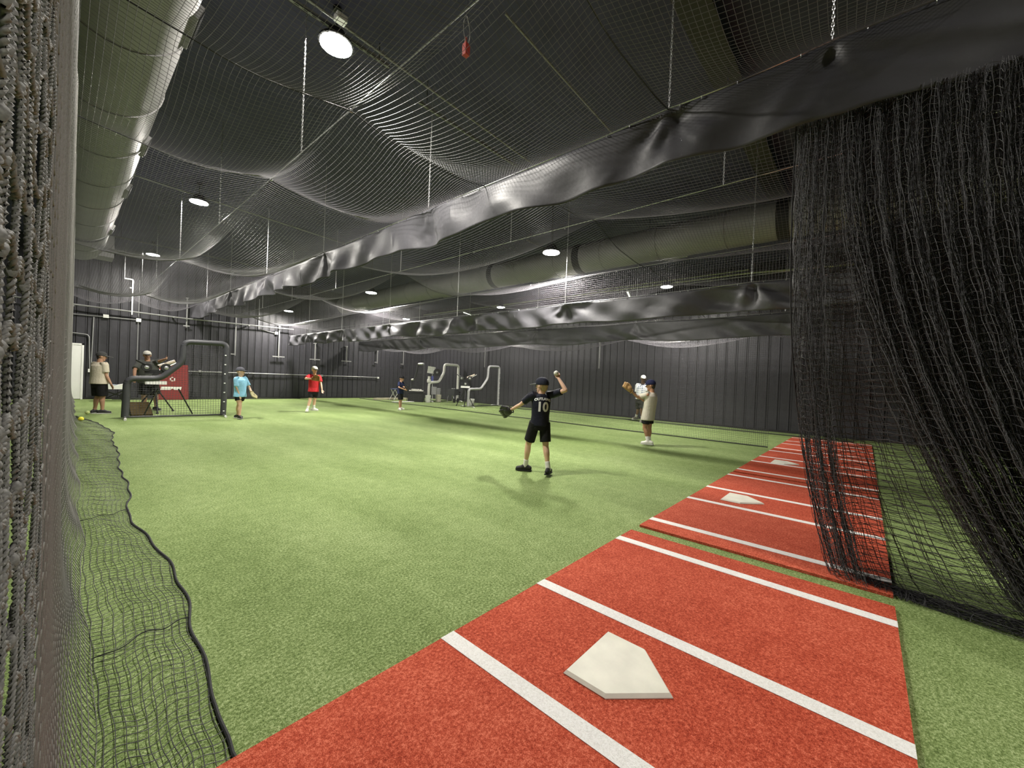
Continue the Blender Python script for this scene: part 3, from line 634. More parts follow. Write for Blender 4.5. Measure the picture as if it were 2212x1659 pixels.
xx = np.linspace(1.4, 8.4, 70); MB().tube(np.stack([xx, 22.05+0.12*np.sin(1.7*xx), 0*xx+0.016], 1), 0.014, 6).obj('hose', M_RUBBER, r, True)

# ------------------------------------------------------------------ the red pad standing against the wall
r = empty('wall_pad', (3.24, 21.92, 0)); tag(r, 'red vinyl pad with white markings standing at the back wall', 'pad')
M_REDV = mat('red_vinyl', (0.23, 0.026, 0.028), 0.5, bump=(12, 0.1))
me = MB().prism([(-0.49, 0), (0.49, 0), (0.44, 1.48), (-0.50, 1.44)], -0.06, 0.06, RX(math.pi/2)).mesh('pad_body'); bm = bmesh.new(); bm.from_mesh(me); bmesh.ops.bevel(bm, geom=bm.edges[:], offset=0.02, segments=2, affect='EDGES'); bm.to_mesh(me); bm.free()
pb = link('pad_body', me, M_REDV, r); pb.location = (0, 0, 0.005)
MB().prism([(-0.45, 0.42), (-0.12, 0.42), (-0.06, 0.48), (0.0, 0.42), (0.22, 0.42), (0.24, 0.55), (-0.42, 0.55)], 0.0615, 0.064, RX(math.pi/2)).obj('white_band', M_WHITE, r)
for k, (x, z, ww, hh) in enumerate(((-0.12, 0.87, 0.035, 0.1), (-0.05, 0.94, 0.06, 0.035), (-0.05, 0.80, 0.06, 0.03), (0.01, 0.86, 0.03, 0.13))):
    MB().box((x-ww, -0.064, z-hh/2), (x+ww*0.2, -0.0612, z+hh/2)).obj('white_mark', M_WHITE, r)

# ------------------------------------------------------------------ L-shaped protective screens
def lscreen(name, origin, rz, outline, padr, padm, framem, lb, feet=True, net=True, grp='L-shaped pitching screens', dots=False):
    """outline: local (x, z) points of the frame, from the bottom left round to the bottom right"""
    r = empty(name, origin, rz); tag(r, lb, 'screen', grp)
    pts = fillet([(x, 0, z) for x, z in outline], 0.16, 6)
    # split the padded frame at its corners
    segs = [[outline[0], outline[1]]]
    MB().tube(pts, padr, 12).obj('padded_frame', padm, r, True)
    x0, x1 = outline[0][0], outline[-1][0]
    MB().tube([(x0, 0, 0.05), (x1, 0, 0.05)], 0.022, 8).obj('bottom_rail', framem, r, True)
    if feet:
        for x in (x0, x1):
            f = MB().tube(fillet([(x, -0.42, 0.02), (x, -0.30, 0.05), (x, 0.38, 0.05), (x, 0.50, 0.02)], 0.05), 0.024, 8).obj('foot', M_STEEL, r, True)
            MB().tube([(x, -0.45, 0.022), (x, -0.36, 0.03)], 0.03, 8).obj('foot_cap', M_WHITE, f, True)
    if net:
        poly = [(p[0], p[2]) for p in pts]
        def inside(x, z):
            c = False; n = len(poly)
            for i in range(n):
                (xa, za), (xb, zb) = poly[i], poly[(i+1) % n]
                if (za > z) != (zb > z) and x < (xb-xa)*(z-za)/(zb-za)+xa: c = not c
            return c
        b = []
        xs = np.arange(min(x0, x1)+0.03, max(x0, x1), 0.06); zs = np.arange(0.07, max(z for _, z in outline), 0.06)
        for x in xs:
            run = []
            for z in np.arange(0.05, 2.25, 0.024):
                if inside(x, z): run.append((x+0.004*math.sin(9*z), 0.012*math.sin(5*x)*math.sin(3*z), z))
                elif len(run) > 2: b.append(run); run = []
                else: run = []
            if len(run) > 2: b.append(run)
        for z in zs:
            run = []
            for x in np.arange(min(x0, x1), max(x0, x1), 0.024):
                if inside(x, z): run.append((x, 0.012*math.sin(5*x)*math.sin(3*z), z+0.004*math.sin(11*x)))
                elif len(run) > 2: b.append(run); run = []
                else: run = []
            if len(run) > 2: b.append(run)
        Vs, Qs, n = [], [], 0
        for p in b:
            V, Q = tube_arrays(np.array(p), 0.0038, 3); Vs.append(V); Qs.append(Q+n); n += len(V)
        link('screen_net', mesh_np('screen_net', np.concatenate(Vs), np.concatenate(Qs)), M_NET, r)
    if dots:
        for z in np.arange(0.15, 1.95, 0.27):
            MB().box((x1-0.02, -padr-0.006, z), (x1+0.02, -padr+0.01, z+0.03)).obj('lace_tie', M_WHITE, r)
    return r
sx = 1.14
fs = lscreen('protective_screen', (1.14, 14.18, 0), math.atan2(-0.12, 2.08), [(0, 0.05), (0.02, 1.04), (0.66, 1.06), (1.10, 1.52), (1.13, 2.10), (2.10, 2.13), (2.07, 0.05)], 0.075, M_PAD, M_BLACKM, 'black padded L-shaped netted screen in front of the two men', dots=True)
MB().tube([(1.05, 0.05, 0.78), (1.45, 0.75, 0.03)], 0.018, 8).obj('brace', M_BLACKM, fs, True)
MB().tube([(0.62, 0.05, 0.78), (0.40, 0.75, 0.03)], 0.018, 8).obj('brace', M_BLACKM, fs, True)
def lo(*p): return list(p)
sA = lscreen('protective_screen', (14.25, 20.80, 0), math.atan2(18.75-20.45, 13.95-14.25), lo((0, 0.05), (0.02, 1.20), (0.45, 1.24), (0.85, 1.85), (0.86, 2.16), (1.70, 2.16), (1.73, 0.05)), 0.05, M_PAD, M_BLACKM, 'dark L-shaped screen with a pale top bar behind the ball hopper')
sB = lscreen('protective_screen', (13.95, 18.62, 0), 0.02, lo((0, 0.05), (0.02, 1.10), (0.72, 1.16), (1.08, 1.72), (1.10, 2.20), (2.20, 2.20), (2.20, 0.05)), 0.075, M_PADW, M_BLACKM, 'cream padded L-shaped screen beside the white buckets', net=False)
sC = lscreen('protective_screen', (13.35, 14.62, 0), math.atan2(0.18, 2.35), lo((0, 0.05), (0.02, 0.90), (0.92, 0.92), (1.42, 1.46), (1.46, 2.10), (2.35, 2.12), (2.35, 0.05)), 0.062, M_PADG, M_BLACKM, 'grey padded L-shaped screen, rightmost of those by the side wall', dots=True)
MB().tube([(0.98, 0, 2.165), (1.58, 0, 2.165)], 0.062, 12).obj('pale_top_bar', M_PADW, sA, True); MB().tube([(0.10, 0, 1.215), (0.40, 0, 1.24)], 0.060, 12).obj('pale_low_bar', M_PADW, sA, True)

# ------------------------------------------------------------------ pitching machines
def wheel(parent, M, R=0.17, wd=0.09):
    w_ = MB().lathe([(R*0.55, -wd/2), (R*0.95, -wd/2), (R, -wd/4), (R, wd/4), (R*0.95, wd/2), (R*0.55, wd/2)], 24, M).obj('throwing_wheel', M_RUBBER, parent, True)
    MB().lathe([(0.02, -wd/2-0.012), (R*0.55, -wd/2+0.005), (R*0.55, wd/2-0.005), (0.02, wd/2+0.012)], 16, M).obj('wheel_hub', M_STEEL, w_, True)
def machine(loc, rz, headz, lb, scale=1.0, chute=True):
    r = empty('pitching_machine', loc, rz); tag(r, lb, 'machine', 'pitching machines'); s = scale
    hz = headz
    for a in (0.5, 2.6, 4.7):
        l = MB().tube([(0, 0, hz-0.45*s), (0.52*s*math.cos(a), 0.52*s*math.sin(a), 0.03)], 0.02, 8).obj('tripod_leg', M_BLACKM, r, True)
        MB().lathe([(0.035, 0), (0.035, 0.035), (0.015, 0.05)], 10, T(0.52*s*math.cos(a), 0.52*s*math.sin(a), 0)).obj('rubber_foot', M_RUBBER, l)
    MB().tube([(0, 0, hz-0.55*s), (0, 0, hz)], 0.035, 10).lathe([(0.06, hz-0.5*s), (0.06, hz-0.40*s)], 12).obj('centre_post', M_BLACKM, r, True)
    MB().box((-0.24*s, -0.10*s, hz-0.38*s), (0.24*s, 0.10*s, hz-0.28*s)).obj('control_box', M_WHITE, r)
    MB().box((-0.26*s, -0.035, hz-0.06), (0.26*s, 0.035, hz+0.06)).box((-0.05, -0.05, hz-0.28*s), (0.05, 0.05, hz)).obj('head_frame', M_BLACKM, r)
    for k, (x, z, tl) in enumerate(((-0.22*s, hz+0.13*s, 0.5), (0.22*s, hz+0.13*s, -0.5), (0.0, hz-0.17*s, 0))):
        M = T(x, -0.04, z) @ RY(tl) @ RX(math.pi/2)*1
        wheel(r, M, 0.125*s, 0.08*s)
        MB().lathe([(0.055*s, 0.05), (0.055*s, 0.20*s), (0.02, 0.21*s)], 14, T(x, 0.0, z) @ RX(-math.pi/2)).obj('motor', M_STEEL if k == 2 else M_BLACKM, r, True)
    if chute:
        ch = MB().tube([(0.05, 0.10, hz+0.16*s), (0.46*s, 0.30, hz+0.34*s)], 0.05, 10, cap=False).obj('ball_chute', mat('tan_metal', (0.42, 0.36, 0.27), 0.4, 0.3), r, True)
        MB().tube([(0.08, 0.06, hz+0.05), (0.55*s, 0.18, hz+0.33*s)], 0.016, 8).ball((0.56*s, 0.18, hz+0.34*s), 0.03).obj('aim_handle', M_STEEL, r, True)
    MB().tube([(-0.1, -0.05, hz+0.12*s), (-0.46*s, -0.1, hz+0.32*s)], 0.024, 8).obj('guide_arm', M_BLACKM, r, True)
    return r
machine((1.93, 15.95, 0), 0.0, 1.22, 'black three-wheel pitching machine in front of the man in the dark shirt')
machine((13.62, 15.15, 0), -0.75, 1.30, 'pitching machine on a tripod left of the rightmost grey screen', 0.95)
# tall feeder machine by the buckets
r = empty('feeder_machine', (14.30, 18.95, 0), -0.8); tag(r, 'tall pitching machine with a white hood and black drum beside the cream screen', 'machine')
MB().box((-0.05, -0.05, 0.03), (0.05, 0.05, 1.55)).obj('mast', M_BLACKM, r)
MB().box((-0.30, -0.035, 0), (0.30, 0.035, 0.04)).obj('base_bar', M_BLACKM, r); MB().box((-0.035, -0.3, 0), (0.035, 0.3, 0.045)).obj('base_bar', M_BLACKM, r)
MB().tube([(0.16, 0, 0.03), (0.10, 0, 1.6)], 0.02, 8).obj('white_strut', M_WHITE, r, True)
MB().box((-0.38, -0.16, 1.62), (0.02, 0.16, 2.02), RY(0.12)).obj('hood', M_WHITE, r)
MB().box((0.00, -0.15, 1.66), (0.28, 0.15, 1.92), RY(0.12)).obj('side_housing', M_PADG, r)
dm = MB().lathe([(0.08, -0.10), (0.21, -0.10), (0.22, 0), (0.21, 0.10), (0.08, 0.10)], 24, T(0.40, -0.12, 1.70) @ RX(math.pi/2)).obj('drum', M_RUBBER, r, True)
MB().lathe([(0.02, -0.125), (0.06, -0.12), (0.06, 0.12), (0.02, 0.125)], 14, T(0.40, -0.12, 1.70) @ RX(math.pi/2)).obj('drum_hub', M_STEEL, dm, True)
MB().box((0.06, -0.075, 1.15), (0.18, -0.055, 1.48)).obj('label_plate', mat('blue_label', (0.10, 0.12, 0.42), 0.5), r)
MB().box((0.06, -0.078, 1.05), (0.18, -0.055, 1.15)).obj('white_label', M_WHITE, r)
MB().box((0.10, -0.13, 0.42), (0.38, 0.13, 0.86)).obj('gear_case', M_PADG, r)
# upright cream column at the left end of the cream screen (cap and collar)
MB().lathe([(0.105, 1.10), (0.11, 1.16), (0.11, 1.26), (0.085, 1.30)], 14).obj('collar', M_PADW, sB, True)
MB().tube([(0.0, 0, 1.1), (0.0, 0, 1.46)], 0.072, 12).obj('post_top', M_PADW, sB, True)

# ------------------------------------------------------------------ ball hopper and its baseballs
M_BALL = mat('baseball_leather', (0.78, 0.77, 0.70), 0.5)
hx, hy, hz = 13.28, 18.87, 0.70
r = empty('ball_hopper', (hx, hy, 0), -0.9); tag(r, 'black ball hopper tray on thin legs behind the boy in navy', 'hopper')
MB().box((-0.45, -0.22, hz-0.20), (0.45, 0.22, hz-0.18)).obj('tray_bottom', M_BLACKM, r)
for (lo_, hi_) in (((-0.45, -0.24, hz-0.20), (0.45, -0.22, hz-0.12)), ((-0.45, 0.22, hz-0.20), (0.45, 0.24, hz-0.08)), ((-0.47, -0.24, hz-0.20), (-0.45, 0.24, hz-0.10)), ((0.45, -0.24, hz-0.20), (0.47, 0.24, hz-0.10))): MB().box(lo_, hi_).obj('tray_side', M_BLACKM, r)
for sx_ in (-0.42, 0.42):
    for sy_ in (-0.2, 0.2): MB().tube([(sx_, sy_, hz-0.2), (sx_*1.05, sy_*1.1, 0.005)], 0.015, 6).obj('leg', M_BLACKM, r)
MB().box((-0.40, -0.2, 0.0), (0.40, 0.2, hz-0.22)).obj('skirt', mat('dark_cloth', (0.02, 0.02, 0.02), 0.9), r)
bme = MB().ball((0, 0, 0), 0.037, 12, 8).mesh('baseball', True); bme.materials.append(M_BALL)
Mh = T(hx, hy, 0) @ RZ(-0.9); nb = 0
bl = 'white baseball in the heap on the black hopper'
for ly in range(2):
    for ix in range(10-3*ly):
        for iy in range(4-ly):
            x = (ix-(9-3*ly)/2)*0.079+(0.0 if iy % 2 else 0.02); y_ = (iy-(3-ly)/2)*0.080
            if ly and rng.random() < 0.35: continue
            p = Mh @ Vector((x, y_, hz-0.143+0.066*ly+0.05))
            o = link('baseball', bme); o.location = p; tag(o, bl, 'ball', 'baseballs heaped on the hopper'); nb += 1
# ------------------------------------------------------------------ buckets
def bucket(loc, rz, lb, h=0.37, m=M_WHITE):
    r = empty('ball_bucket', loc, rz); tag(r, lb, 'bucket', 'white ball buckets')
    MB().lathe([(0.125, 0.0), (0.132, 0.02), (0.150, h-0.07), (0.158, h-0.065), (0.158, h-0.045), (0.152, h-0.04), (0.155, h), (0.148, h), (0.143, h-0.02), (0.12, 0.02)], 24).obj('pail', m, r, True)
    t = np.linspace(0.15, math.pi-0.15, 16); MB().tube(np.stack([0.162*np.cos(t), -0.03-0.10*np.sin(t), h-0.06-0.11*np.sin(t)], 1), 0.004, 5).obj('bail_handle', M_STEEL, r)
    a0 = -1.15
    for (a, b_, z0, z1) in ((-1.25, -1.05, 0.08, 0.22), (-1.95, -1.6, 0.17, 0.20), (-2.0, -1.5, 0.24, 0.255)):
        q = MB(); t = np.linspace(a, b_, 6); V = []
        for z in (z0, z1):
            rr = 0.132+(0.150-0.132)*(z-0.02)/(h-0.09)+0.0015; V += [(rr*math.cos(x), rr*math.sin(x), z) for x in t]
        q.add(V, [(i, i+1, 7+i, 6+i) for i in range(5)]); q.obj('printed_mark', mat('dark_print', (0.05, 0.05, 0.06), 0.6), r)
bucket((14.20, 15.28, 0), 0.6, 'white plastic bucket in front of the grey screen')
bucket((14.55, 18.45, 0), 0.6, 'tan-white bucket right of the dark post by the cream screen', 0.42, mat('beige_plastic', (0.62, 0.58, 0.46), 0.5))
bucket((13.62, 18.20, 0), 0.4, 'grey-white bucket half hidden behind the cream post', 0.40)
bucket((15.0, 19.1, 0.0), 0.2, 'grey wire-looking pail standing behind the front bucket', 0.78, M_PADG)
# dark gear bag on a small cart beside the drum machine
r = empty('equipment_cart', (15.25, 18.0, 0), 0.4); tag(r, 'dark equipment cart with stubby arms left of the cream post', 'cart')
MB().box((-0.30, -0.22, 0.42), (0.28, 0.22, 0.78)).obj('cart_body', M_PAD, r)
for z in (0.55, 0.68): MB().tube([(0.28, -0.05, z), (0.62, -0.12, z-0.12)], 0.05, 10).obj('arm', M_BLACKM, r, True)
for x in (-0.22, 0.22): MB().lathe([(0.03, -0.03), (0.12, -0.03), (0.12, 0.03), (0.03, 0.03)], 16, T(x, -0.2, 0.12) @ RX(math.pi/2)).obj('wheel', M_RUBBER, r, True)
for pq in ([(-0.22, 0.18, 0.42), (-0.3, 0.22, 0.0)], [(0.22, 0.18, 0.42), (0.36, 0.22, 0.0)], [(-0.22, -0.2, 0.12), (-0.22, -0.1, 0.42)], [(0.22, -0.2, 0.12), (0.22, -0.1, 0.42)]): MB().tube(pq, 0.02, 6).obj('cart_leg', M_STEEL, r)
MB().tube([(-0.2, 0, 0.80), (0.2, 0, 0.80)], 0.02, 8).obj('top_bar', M_WHITE, r, True)
# low boards on the turf near the far net corner
boxed('floor_board', (11.9, 20.6, 0.0), (14.0, 21.0, 0.10), mat('pale_board', (0.55, 0.50, 0.36), 0.6), 'pale low board on the turf behind the boy in navy', 'board')
boxed('floor_board', (11.75, 18.6, 0.0), (13.0, 18.85, 0.035), M_WHITE, 'flat white board on the turf left of the ball hopper', 'board')
# folding stool
r = empty('folding_stool', (12.95, 20.45, 0.0), 0.3); tag(r, 'small stool with a blue seat and pale crossed legs', 'stool')
MB().box((-0.22, -0.18, 0.62), (0.22, 0.18, 0.66)).obj('seat', mat('blue_seat', (0.10, 0.13, 0.30), 0.6), r)
for y_ in (-0.16, 0.16):
    MB().tube([(-0.28, y_, 0.01), (0.18, y_, 0.62)], 0.018, 6).obj('leg', M_WHITE, r); MB().tube([(0.28, y_*0.9, 0.01), (-0.18, y_*0.9, 0.62)], 0.018, 6).obj('leg', M_WHITE, r)
# loose balls on the turf on the left
for (p, lb, m) in (((175, 905), 'bright yellow ball on the turf by the left net', mat('yellow_ball', (0.75, 0.72, 0.05), 0.5)), ((189, 891), 'pale green ball beside the shoes of the man in cream', mat('green_ball', (0.45, 0.55, 0.22), 0.5))):
    g = onz(p, 0.05); o = MB().ball((0, 0, 0), 0.052, 16, 10).obj('softball', m, None, True); o.location = (g.x, g.y, 0.052); tag(o, lb, 'ball')
    a = np.linspace(0, 2*np.pi, 30); MB().tube(np.stack([0.0525*np.cos(a), 0.0525*np.sin(a)*np.cos(0.8*np.sin(2*a)), 0.0525*np.sin(a)*np.sin(0.8*np.sin(2*a))], 1)*1.0, 0.002, 4).obj('seam', mat('seam_thread', (0.5, 0.1, 0.06), 0.6), o)
# little cart with a white tray left of the netted screen
r = empty('ball_cart', (1.45, 21.3, 0)); tag(r, 'low cart with a white tray behind the man in cream', 'cart')
MB().prism([(-0.50, 0.46), (0.36, 0.46), (0.36, 0.50), (0.30, 0.68), (-0.05, 0.60), (-0.50, 0.72)], -0.22, 0.22, RX(math.pi/2)).obj('tray', M_WHITE, r)
MB().box((-0.45, -0.20, 0.505), (0.10, 0.20, 0.62), RY(0.1)).obj('folded_cover', mat('blue_grey_cloth', (0.35, 0.40, 0.48), 0.8), r)
for pq in ([(-0.45, 0, 0.45), (0.3, 0, 0.12)], [(0.3, 0, 0.46), (-0.4, 0, 0.02)]): MB().tube(pq, 0.02, 6).obj('cart_leg', M_BLACKM, r)
MB().lathe([(0.02, -0.04), (0.16, -0.04), (0.16, 0.04), (0.02, 0.04)], 18, T(0.25, -0.05, 0.16) @ RX(math.pi/2)).obj('wheel', M_RUBBER, r, True)
# tan ramp board leaning behind the screen
r = empty('ramp_board', (1.55, 15.35, 0)); tag(r, 'brown board lying tilted behind the netted screen', 'board')
MB().box((-0.22, -0.45, 0), (0.22, 0.45, 0.03), T(0, 0, 0.155) @ RX(0.34)).obj('deck', mat('brown_board', (0.05, 0.035, 0.012), 0.95, spec=0.1, noise=(8, 0.3)), r)
MB().box((-0.2, 0.32, 0.0), (0.2, 0.36, 0.26)).obj('support', M_BLACKM, r)
# ------------------------------------------------------------------ people
def skin(n): return mat(n, {'fair_skin': (0.70, 0.44, 0.31), 'tan_skin': (0.42, 0.235, 0.15), 'brown_skin': (0.20, 0.105, 0.065), 'bronze_skin': (0.36, 0.19, 0.11)}[n], 0.55, noise=(9, 0.06))
_ico = None
def ico_verts(sub=2):
    bm = bmesh.new(); bmesh.ops.create_icosphere(bm, subdivisions=sub, radius=1.0); v = np.array([tuple(x.co) for x in bm.verts]); bm.free(); return v
ICO = ico_verts(2)
class Solid:
    """union of convex blobs turned into one continuous surface"""
    def __init__(s): s.bm = bmesh.new()
    def hull(s, P):
        vs = [s.bm.verts.new(tuple(p)) for p in P]; res = bmesh.ops.convex_hull(s.bm, input=vs)
        junk = [g for g in res['geom_interior'] if isinstance(g, bmesh.types.BMVert)]
        junk += [g for g in res['geom_unused'] if isinstance(g, bmesh.types.BMVert)]
        if junk: bmesh.ops.delete(s.bm, geom=list(set(junk)), context='VERTS')
        return s
    def cone(s, a, b, ra, rb): return s.hull(np.concatenate([np.array(a)+ICO*ra, np.array(b)+ICO*rb]))
    def chain(s, pts, rs):
        for i in range(len(pts)-1): s.cone(pts[i], pts[i+1], rs[i], rs[i+1])
        return s
    def ell(s, c, ax, rad):
        A = np.array([list(a) for a in ax]); return s.hull(np.array(c)+(ICO*np.array(rad)) @ A)
    def rings(s, L, n=20):
        """hull of consecutive flat elliptical rings: (centre, axis1*r1, axis2*r2)"""
        t = np.arange(n)*2*np.pi/n
        R = [np.array(c)+np.cos(t)[:, None]*np.array(a)+np.sin(t)[:, None]*np.array(b) for c, a, b in L]
        for i in range(len(R)-1): s.hull(np.concatenate([R[i], R[i+1]]))
        return s
    def mesh(s, name, vox, smooth=4, fac=0.5):
        me = bpy.data.meshes.new(name); s.bm.normal_update(); s.bm.to_mesh(me); s.bm.free()
        o = bpy.data.objects.new(name+'_tmp', me); COL.objects.link(o)
        m = o.modifiers.new('r', 'REMESH'); m.mode = 'VOXEL'; m.voxel_size = vox; m.use_smooth_shade = True
        if smooth: q = o.modifiers.new('s', 'SMOOTH'); q.factor = fac; q.iterations = smooth
        dg = bpy.context.evaluated_depsgraph_get(); out = bpy.data.meshes.new_from_object(o.evaluated_get(dg)); out.name = name
        bpy.data.objects.remove(o); bpy.data.meshes.remove(me); return out
UP = Vector((0, 0, 1))
def person(lb, G, H, px, face, headface, skin_n, shirt_m, shorts_m, cap_m, shoe_m, sock_m=None, vox=0.0105, shirt_hem=0.50, shorts_hem=0.30, sleeve=0.55, bulk=1.0, glove=None, glove_m=None,
           hair_m=None, brim_m=None, limb_sign=None, toes=None, hand_pose=None, shirt_w=1.0, tilt=0.0, headtilt=0.0, short_len=None):
    """px: joints in photo pixels; depth comes from where the person stands (G) and from limb lengths"""
    G = Vector((G[0], G[1], 0)); dh = Vector((G.x, G.y, 0)).normalized(); rh = Vector((dh.y, -dh.x, 0))
    def vec(a): return (math.cos(a)*rh+math.sin(a)*dh)
    F = vec(face); R = F.cross(UP).normalized(); HF = vec(headface); HR = HF.cross(UP).normalized()
    def on(p, off=0.0):
        d = ray(p); t = (G+dh*off-CAM).dot(dh)/d.dot(dh); return CAM+d*t
    def reach(p, par, L, sign):
        d = ray(p).normalized(); o = CAM-par; b = d.dot(o); c = o.dot(o)-L*L; disc = b*b-c
        t = -b+(sign*math.sqrt(disc) if disc > 0 else 0); q = CAM+d*t
        return par+(q-par).normalized()*L
    ls = dict(el=-1, er=-1, wl=-1, wr=-1); ls.update(limb_sign or {})
    s = H/1.75; child = H < 1.68
    neck = on(px['neck']); pel = on(px['pelvis']); head = on(px['head'])
    spine = (neck-pel).normalized()
    Rs = (R-spine*R.dot(spine)).normalized(); Fs = spine.cross(Rs)*1.0
    if Fs.dot(F) < 0: Fs = -Fs
    sw = 0.105*H*bulk**0.4; shl = neck-Rs*sw-spine*0.035*H; shr = neck+Rs*sw-spine*0.035*H
    if 'shl' in px: shl = shl*0.3+on(px['shl'], (shl-G).dot(dh))*0.7
    if 'shr' in px: shr = shr*0.3+on(px['shr'], (shr-G).dot(dh))*0.7
    hpl = pel-R*0.052*H; hpr = pel+R*0.052*H
    ua, fa = 0.172*H, 0.150*H
    ell = reach(px['el'], shl, ua, ls['el']); wrl = reach(px['wl'], ell, fa, ls['wl'])
    elr = reach(px['er'], shr, ua, ls['er']); wrr = reach(px['wr'], elr, fa, ls['wr'])
    ah = 0.05*H
    def ankle(k, off):
        a = on(px[k], off); return Vector((a.x, a.y, max(a.z, ah)))
    al = ankle('al', px.get('aloff', -R.dot(dh)*0.055*H)); ar = ankle('ar', px.get('aroff', R.dot(dh)*0.055*H))
    def knee(k, hp, an):
        m = (hp+an)/2; q = on(px[k], (m-G).dot(dh)); q.z = m.z+0.01; return q+F*0.02*s
    kl = knee('kl', hpl, al); kr = knee('kr', hpr, ar)
    b = bulk; S = Solid()
    # head
    hh = 0.132*H if not child else 0.150*H; hw = hh*0.36; hd = hh*0.44
    hu = (head-neck).normalized()*0.4+UP*0.6+HF*headtilt; hu.normalize(); HFt = (HF-hu*HF.dot(hu)).normalized(); HRt = HFt.cross(hu)
    hc = head
    S.ell(hc+hu*hh*0.10, (HRt, HFt, hu), (hw, hd, hh*0.40))
    S.hull(np.concatenate([np.array(hc+HFt*hd*0.22-hu*hh*0.18)+ICO*hw*0.72, np.array(hc+HFt*hd*0.62-hu*hh*0.40)+ICO*hw*0.34, np.array(hc-hu*hh*0.05)+ICO*hw*0.8]))
    S.hull(np.concatenate([np.array(hc+HFt*hd*0.86+hu*hh*0.06)+ICO*0.009*s, np.array(hc+HFt*hd*1.16-hu*hh*0.09)+ICO*0.013*s, np.array(hc+HFt*hd*0.75-hu*hh*0.12)+ICO*0.02*s]))
    for sg in (-1, 1): S.ell(hc+HRt*sg*hw*1.02-HFt*hd*0.05-hu*hh*0.02, (HRt, HFt, hu), (0.012*s, 0.022*s, 0.034*s))
    S.cone(neck-spine*0.03, hc-hu*hh*0.2-HFt*hd*0.1, 0.036*H*b**0.3, 0.033*H*b**0.3)
    # trunk
    chest = neck-spine*0.13*H; waist = pel+spine*0.09*H
    S.rings([(neck-spine*0.02*H, Rs*0.05*H, Fs*0.035*H), (chest+spine*0.07*H, Rs*0.095*H*b, Fs*0.055*H*b), (chest, Rs*0.092*H*b, Fs*0.062*H*b), (waist, Rs*0.078*H*b, Fs*0.056*H*b), (pel, R*0.088*H*b, F*0.062*H*b), (pel-UP*0.04*H, R*0.08*H*b, F*0.058*H*b)])
    # limbs
    bl_ = b**0.6
    for sh, e, wv in ((shl, ell, wrl), (shr, elr, wrr)):
        S.chain([sh, sh.lerp(e, 0.45), e, e.lerp(wv, 0.3), wv], [0.030*H*bl_, 0.0265*H*bl_, 0.0205*H*bl_, 0.0215*H*bl_, 0.0150*H*bl_])
    for hp, k, a in ((hpl, kl, al), (hpr, kr, ar)):
        S.chain([hp, hp.lerp(k, 0.4), k, k.lerp(a, 0.3)-F*0.012*s, k.lerp(a, 0.7), a], [0.052*H*b, 0.046*H*b, 0.031*H*bl_, 0.0325*H*bl_, 0.022*H*bl_, 0.0195*H*bl_])
    # hands
    hp_ = dict(l='relax', r='relax'); hp_.update(hand_pose or {})
    def hand(e, wv, sg, pose):
        d = (wv-e).normalized(); n = F if (abs(d.dot(UP)) > 0.6 or abs(d.dot(F)) < 0.8) else R
        inn = (-R*sg*-1) if abs(d.dot(UP)) > 0.6 else F
        side = d.cross(n).normalized(); nrm = side.cross(d).normalized(); L = 0.105*H
        # palm: broad along 'side', thin along nrm
        pc = wv+d*L*0.30; S.ell(pc, (side, nrm, d), (0.042*s, 0.017*s, 0.055*s))
        curl = {'relax': 0.35, 'fist': 1.1, 'point': 1.1}[pose]; fr = max(0.0082*s, 0.0078)
        for i, (off, fl) in enumerate(((-0.031, 0.92), (-0.0105, 1.0), (0.0105, 0.95), (0.031, 0.78))):
            c = 0.08 if (pose == 'point' and i == 0) else curl
            p0 = pc+side*off*s+d*L*0.22; l = L*0.44*fl; dirs = d
            pts = [pc+side*off*s*0.8, p0]
            for k_ in range(3):
                q = Quaternion(side, -c*(k_+0.6)*0.75 if sg > 0 else c*(k_+0.6)*0.75); dd = d.copy(); dd.rotate(q); p0 = p0+dd*l*(0.45, 0.32, 0.25)[k_]; pts.append(p0)
            S.chain(pts, [fr*1.1, fr*1.08, fr, fr*0.94, fr*0.85])
        ts = -1 if sg > 0 else 1
        tb = pc-d*L*0.10+side*0.036*s*-1; t1 = tb-side*0.026*s+d*L*0.22+nrm*0.012*s; t2 = t1+d*L*0.22+nrm*0.008*s
        S.chain([pc-d*L*0.12, tb, t1, t2], [fr*1.3, fr*1.3, fr*1.15, fr*0.95])
        return pc, d, side, nrm
    hl = hand(ell, wrl, -1, hp_['l']); hr_ = hand(elr, wrr, 1, hp_['r'])
    # bare feet core inside the shoes
    toes = toes or {}
    fl_, fr_ = vec(toes.get('l', face)), vec(toes.get('r', face))
    for a, f in ((al, fl_), (ar, fr_)): S.chain([a, a+f*0.06*s-UP*0.03*s], [0.02*H, 0.016*H])
    body = link('person', S.mesh('person', vox, 3), skin(skin_n)); tag(body, lb, 'person')
    # eyes, brows and mouth
    for sg in (-1, 1):
        MB().ball(tuple(hc+HFt*hd*0.885+HRt*sg*hw*0.42+hu*hh*0.02), 0.0105*s, 8, 6).obj('eye', mat('eye_dark', (0.03, 0.02, 0.015), 0.3), body, True)
    MB().tube([tuple(hc+HFt*hd*0.80+HRt*x*hw-hu*hh*(0.255+0.02*abs(x))+HFt*0.02*s) for x in (-0.32, 0, 0.32)], 0.006*s, 5).obj('mouth', mat('lip', (0.33, 0.13, 0.10), 0.5), body, True)
    # shirt
    Q = Solid(); sb = b*shirt_w; hemc = pel+UP*(shirt_hem*H-pel.z)
    hemc = neck+(pel-neck)*((neck.z-shirt_hem*H)/(neck.z-pel.z))
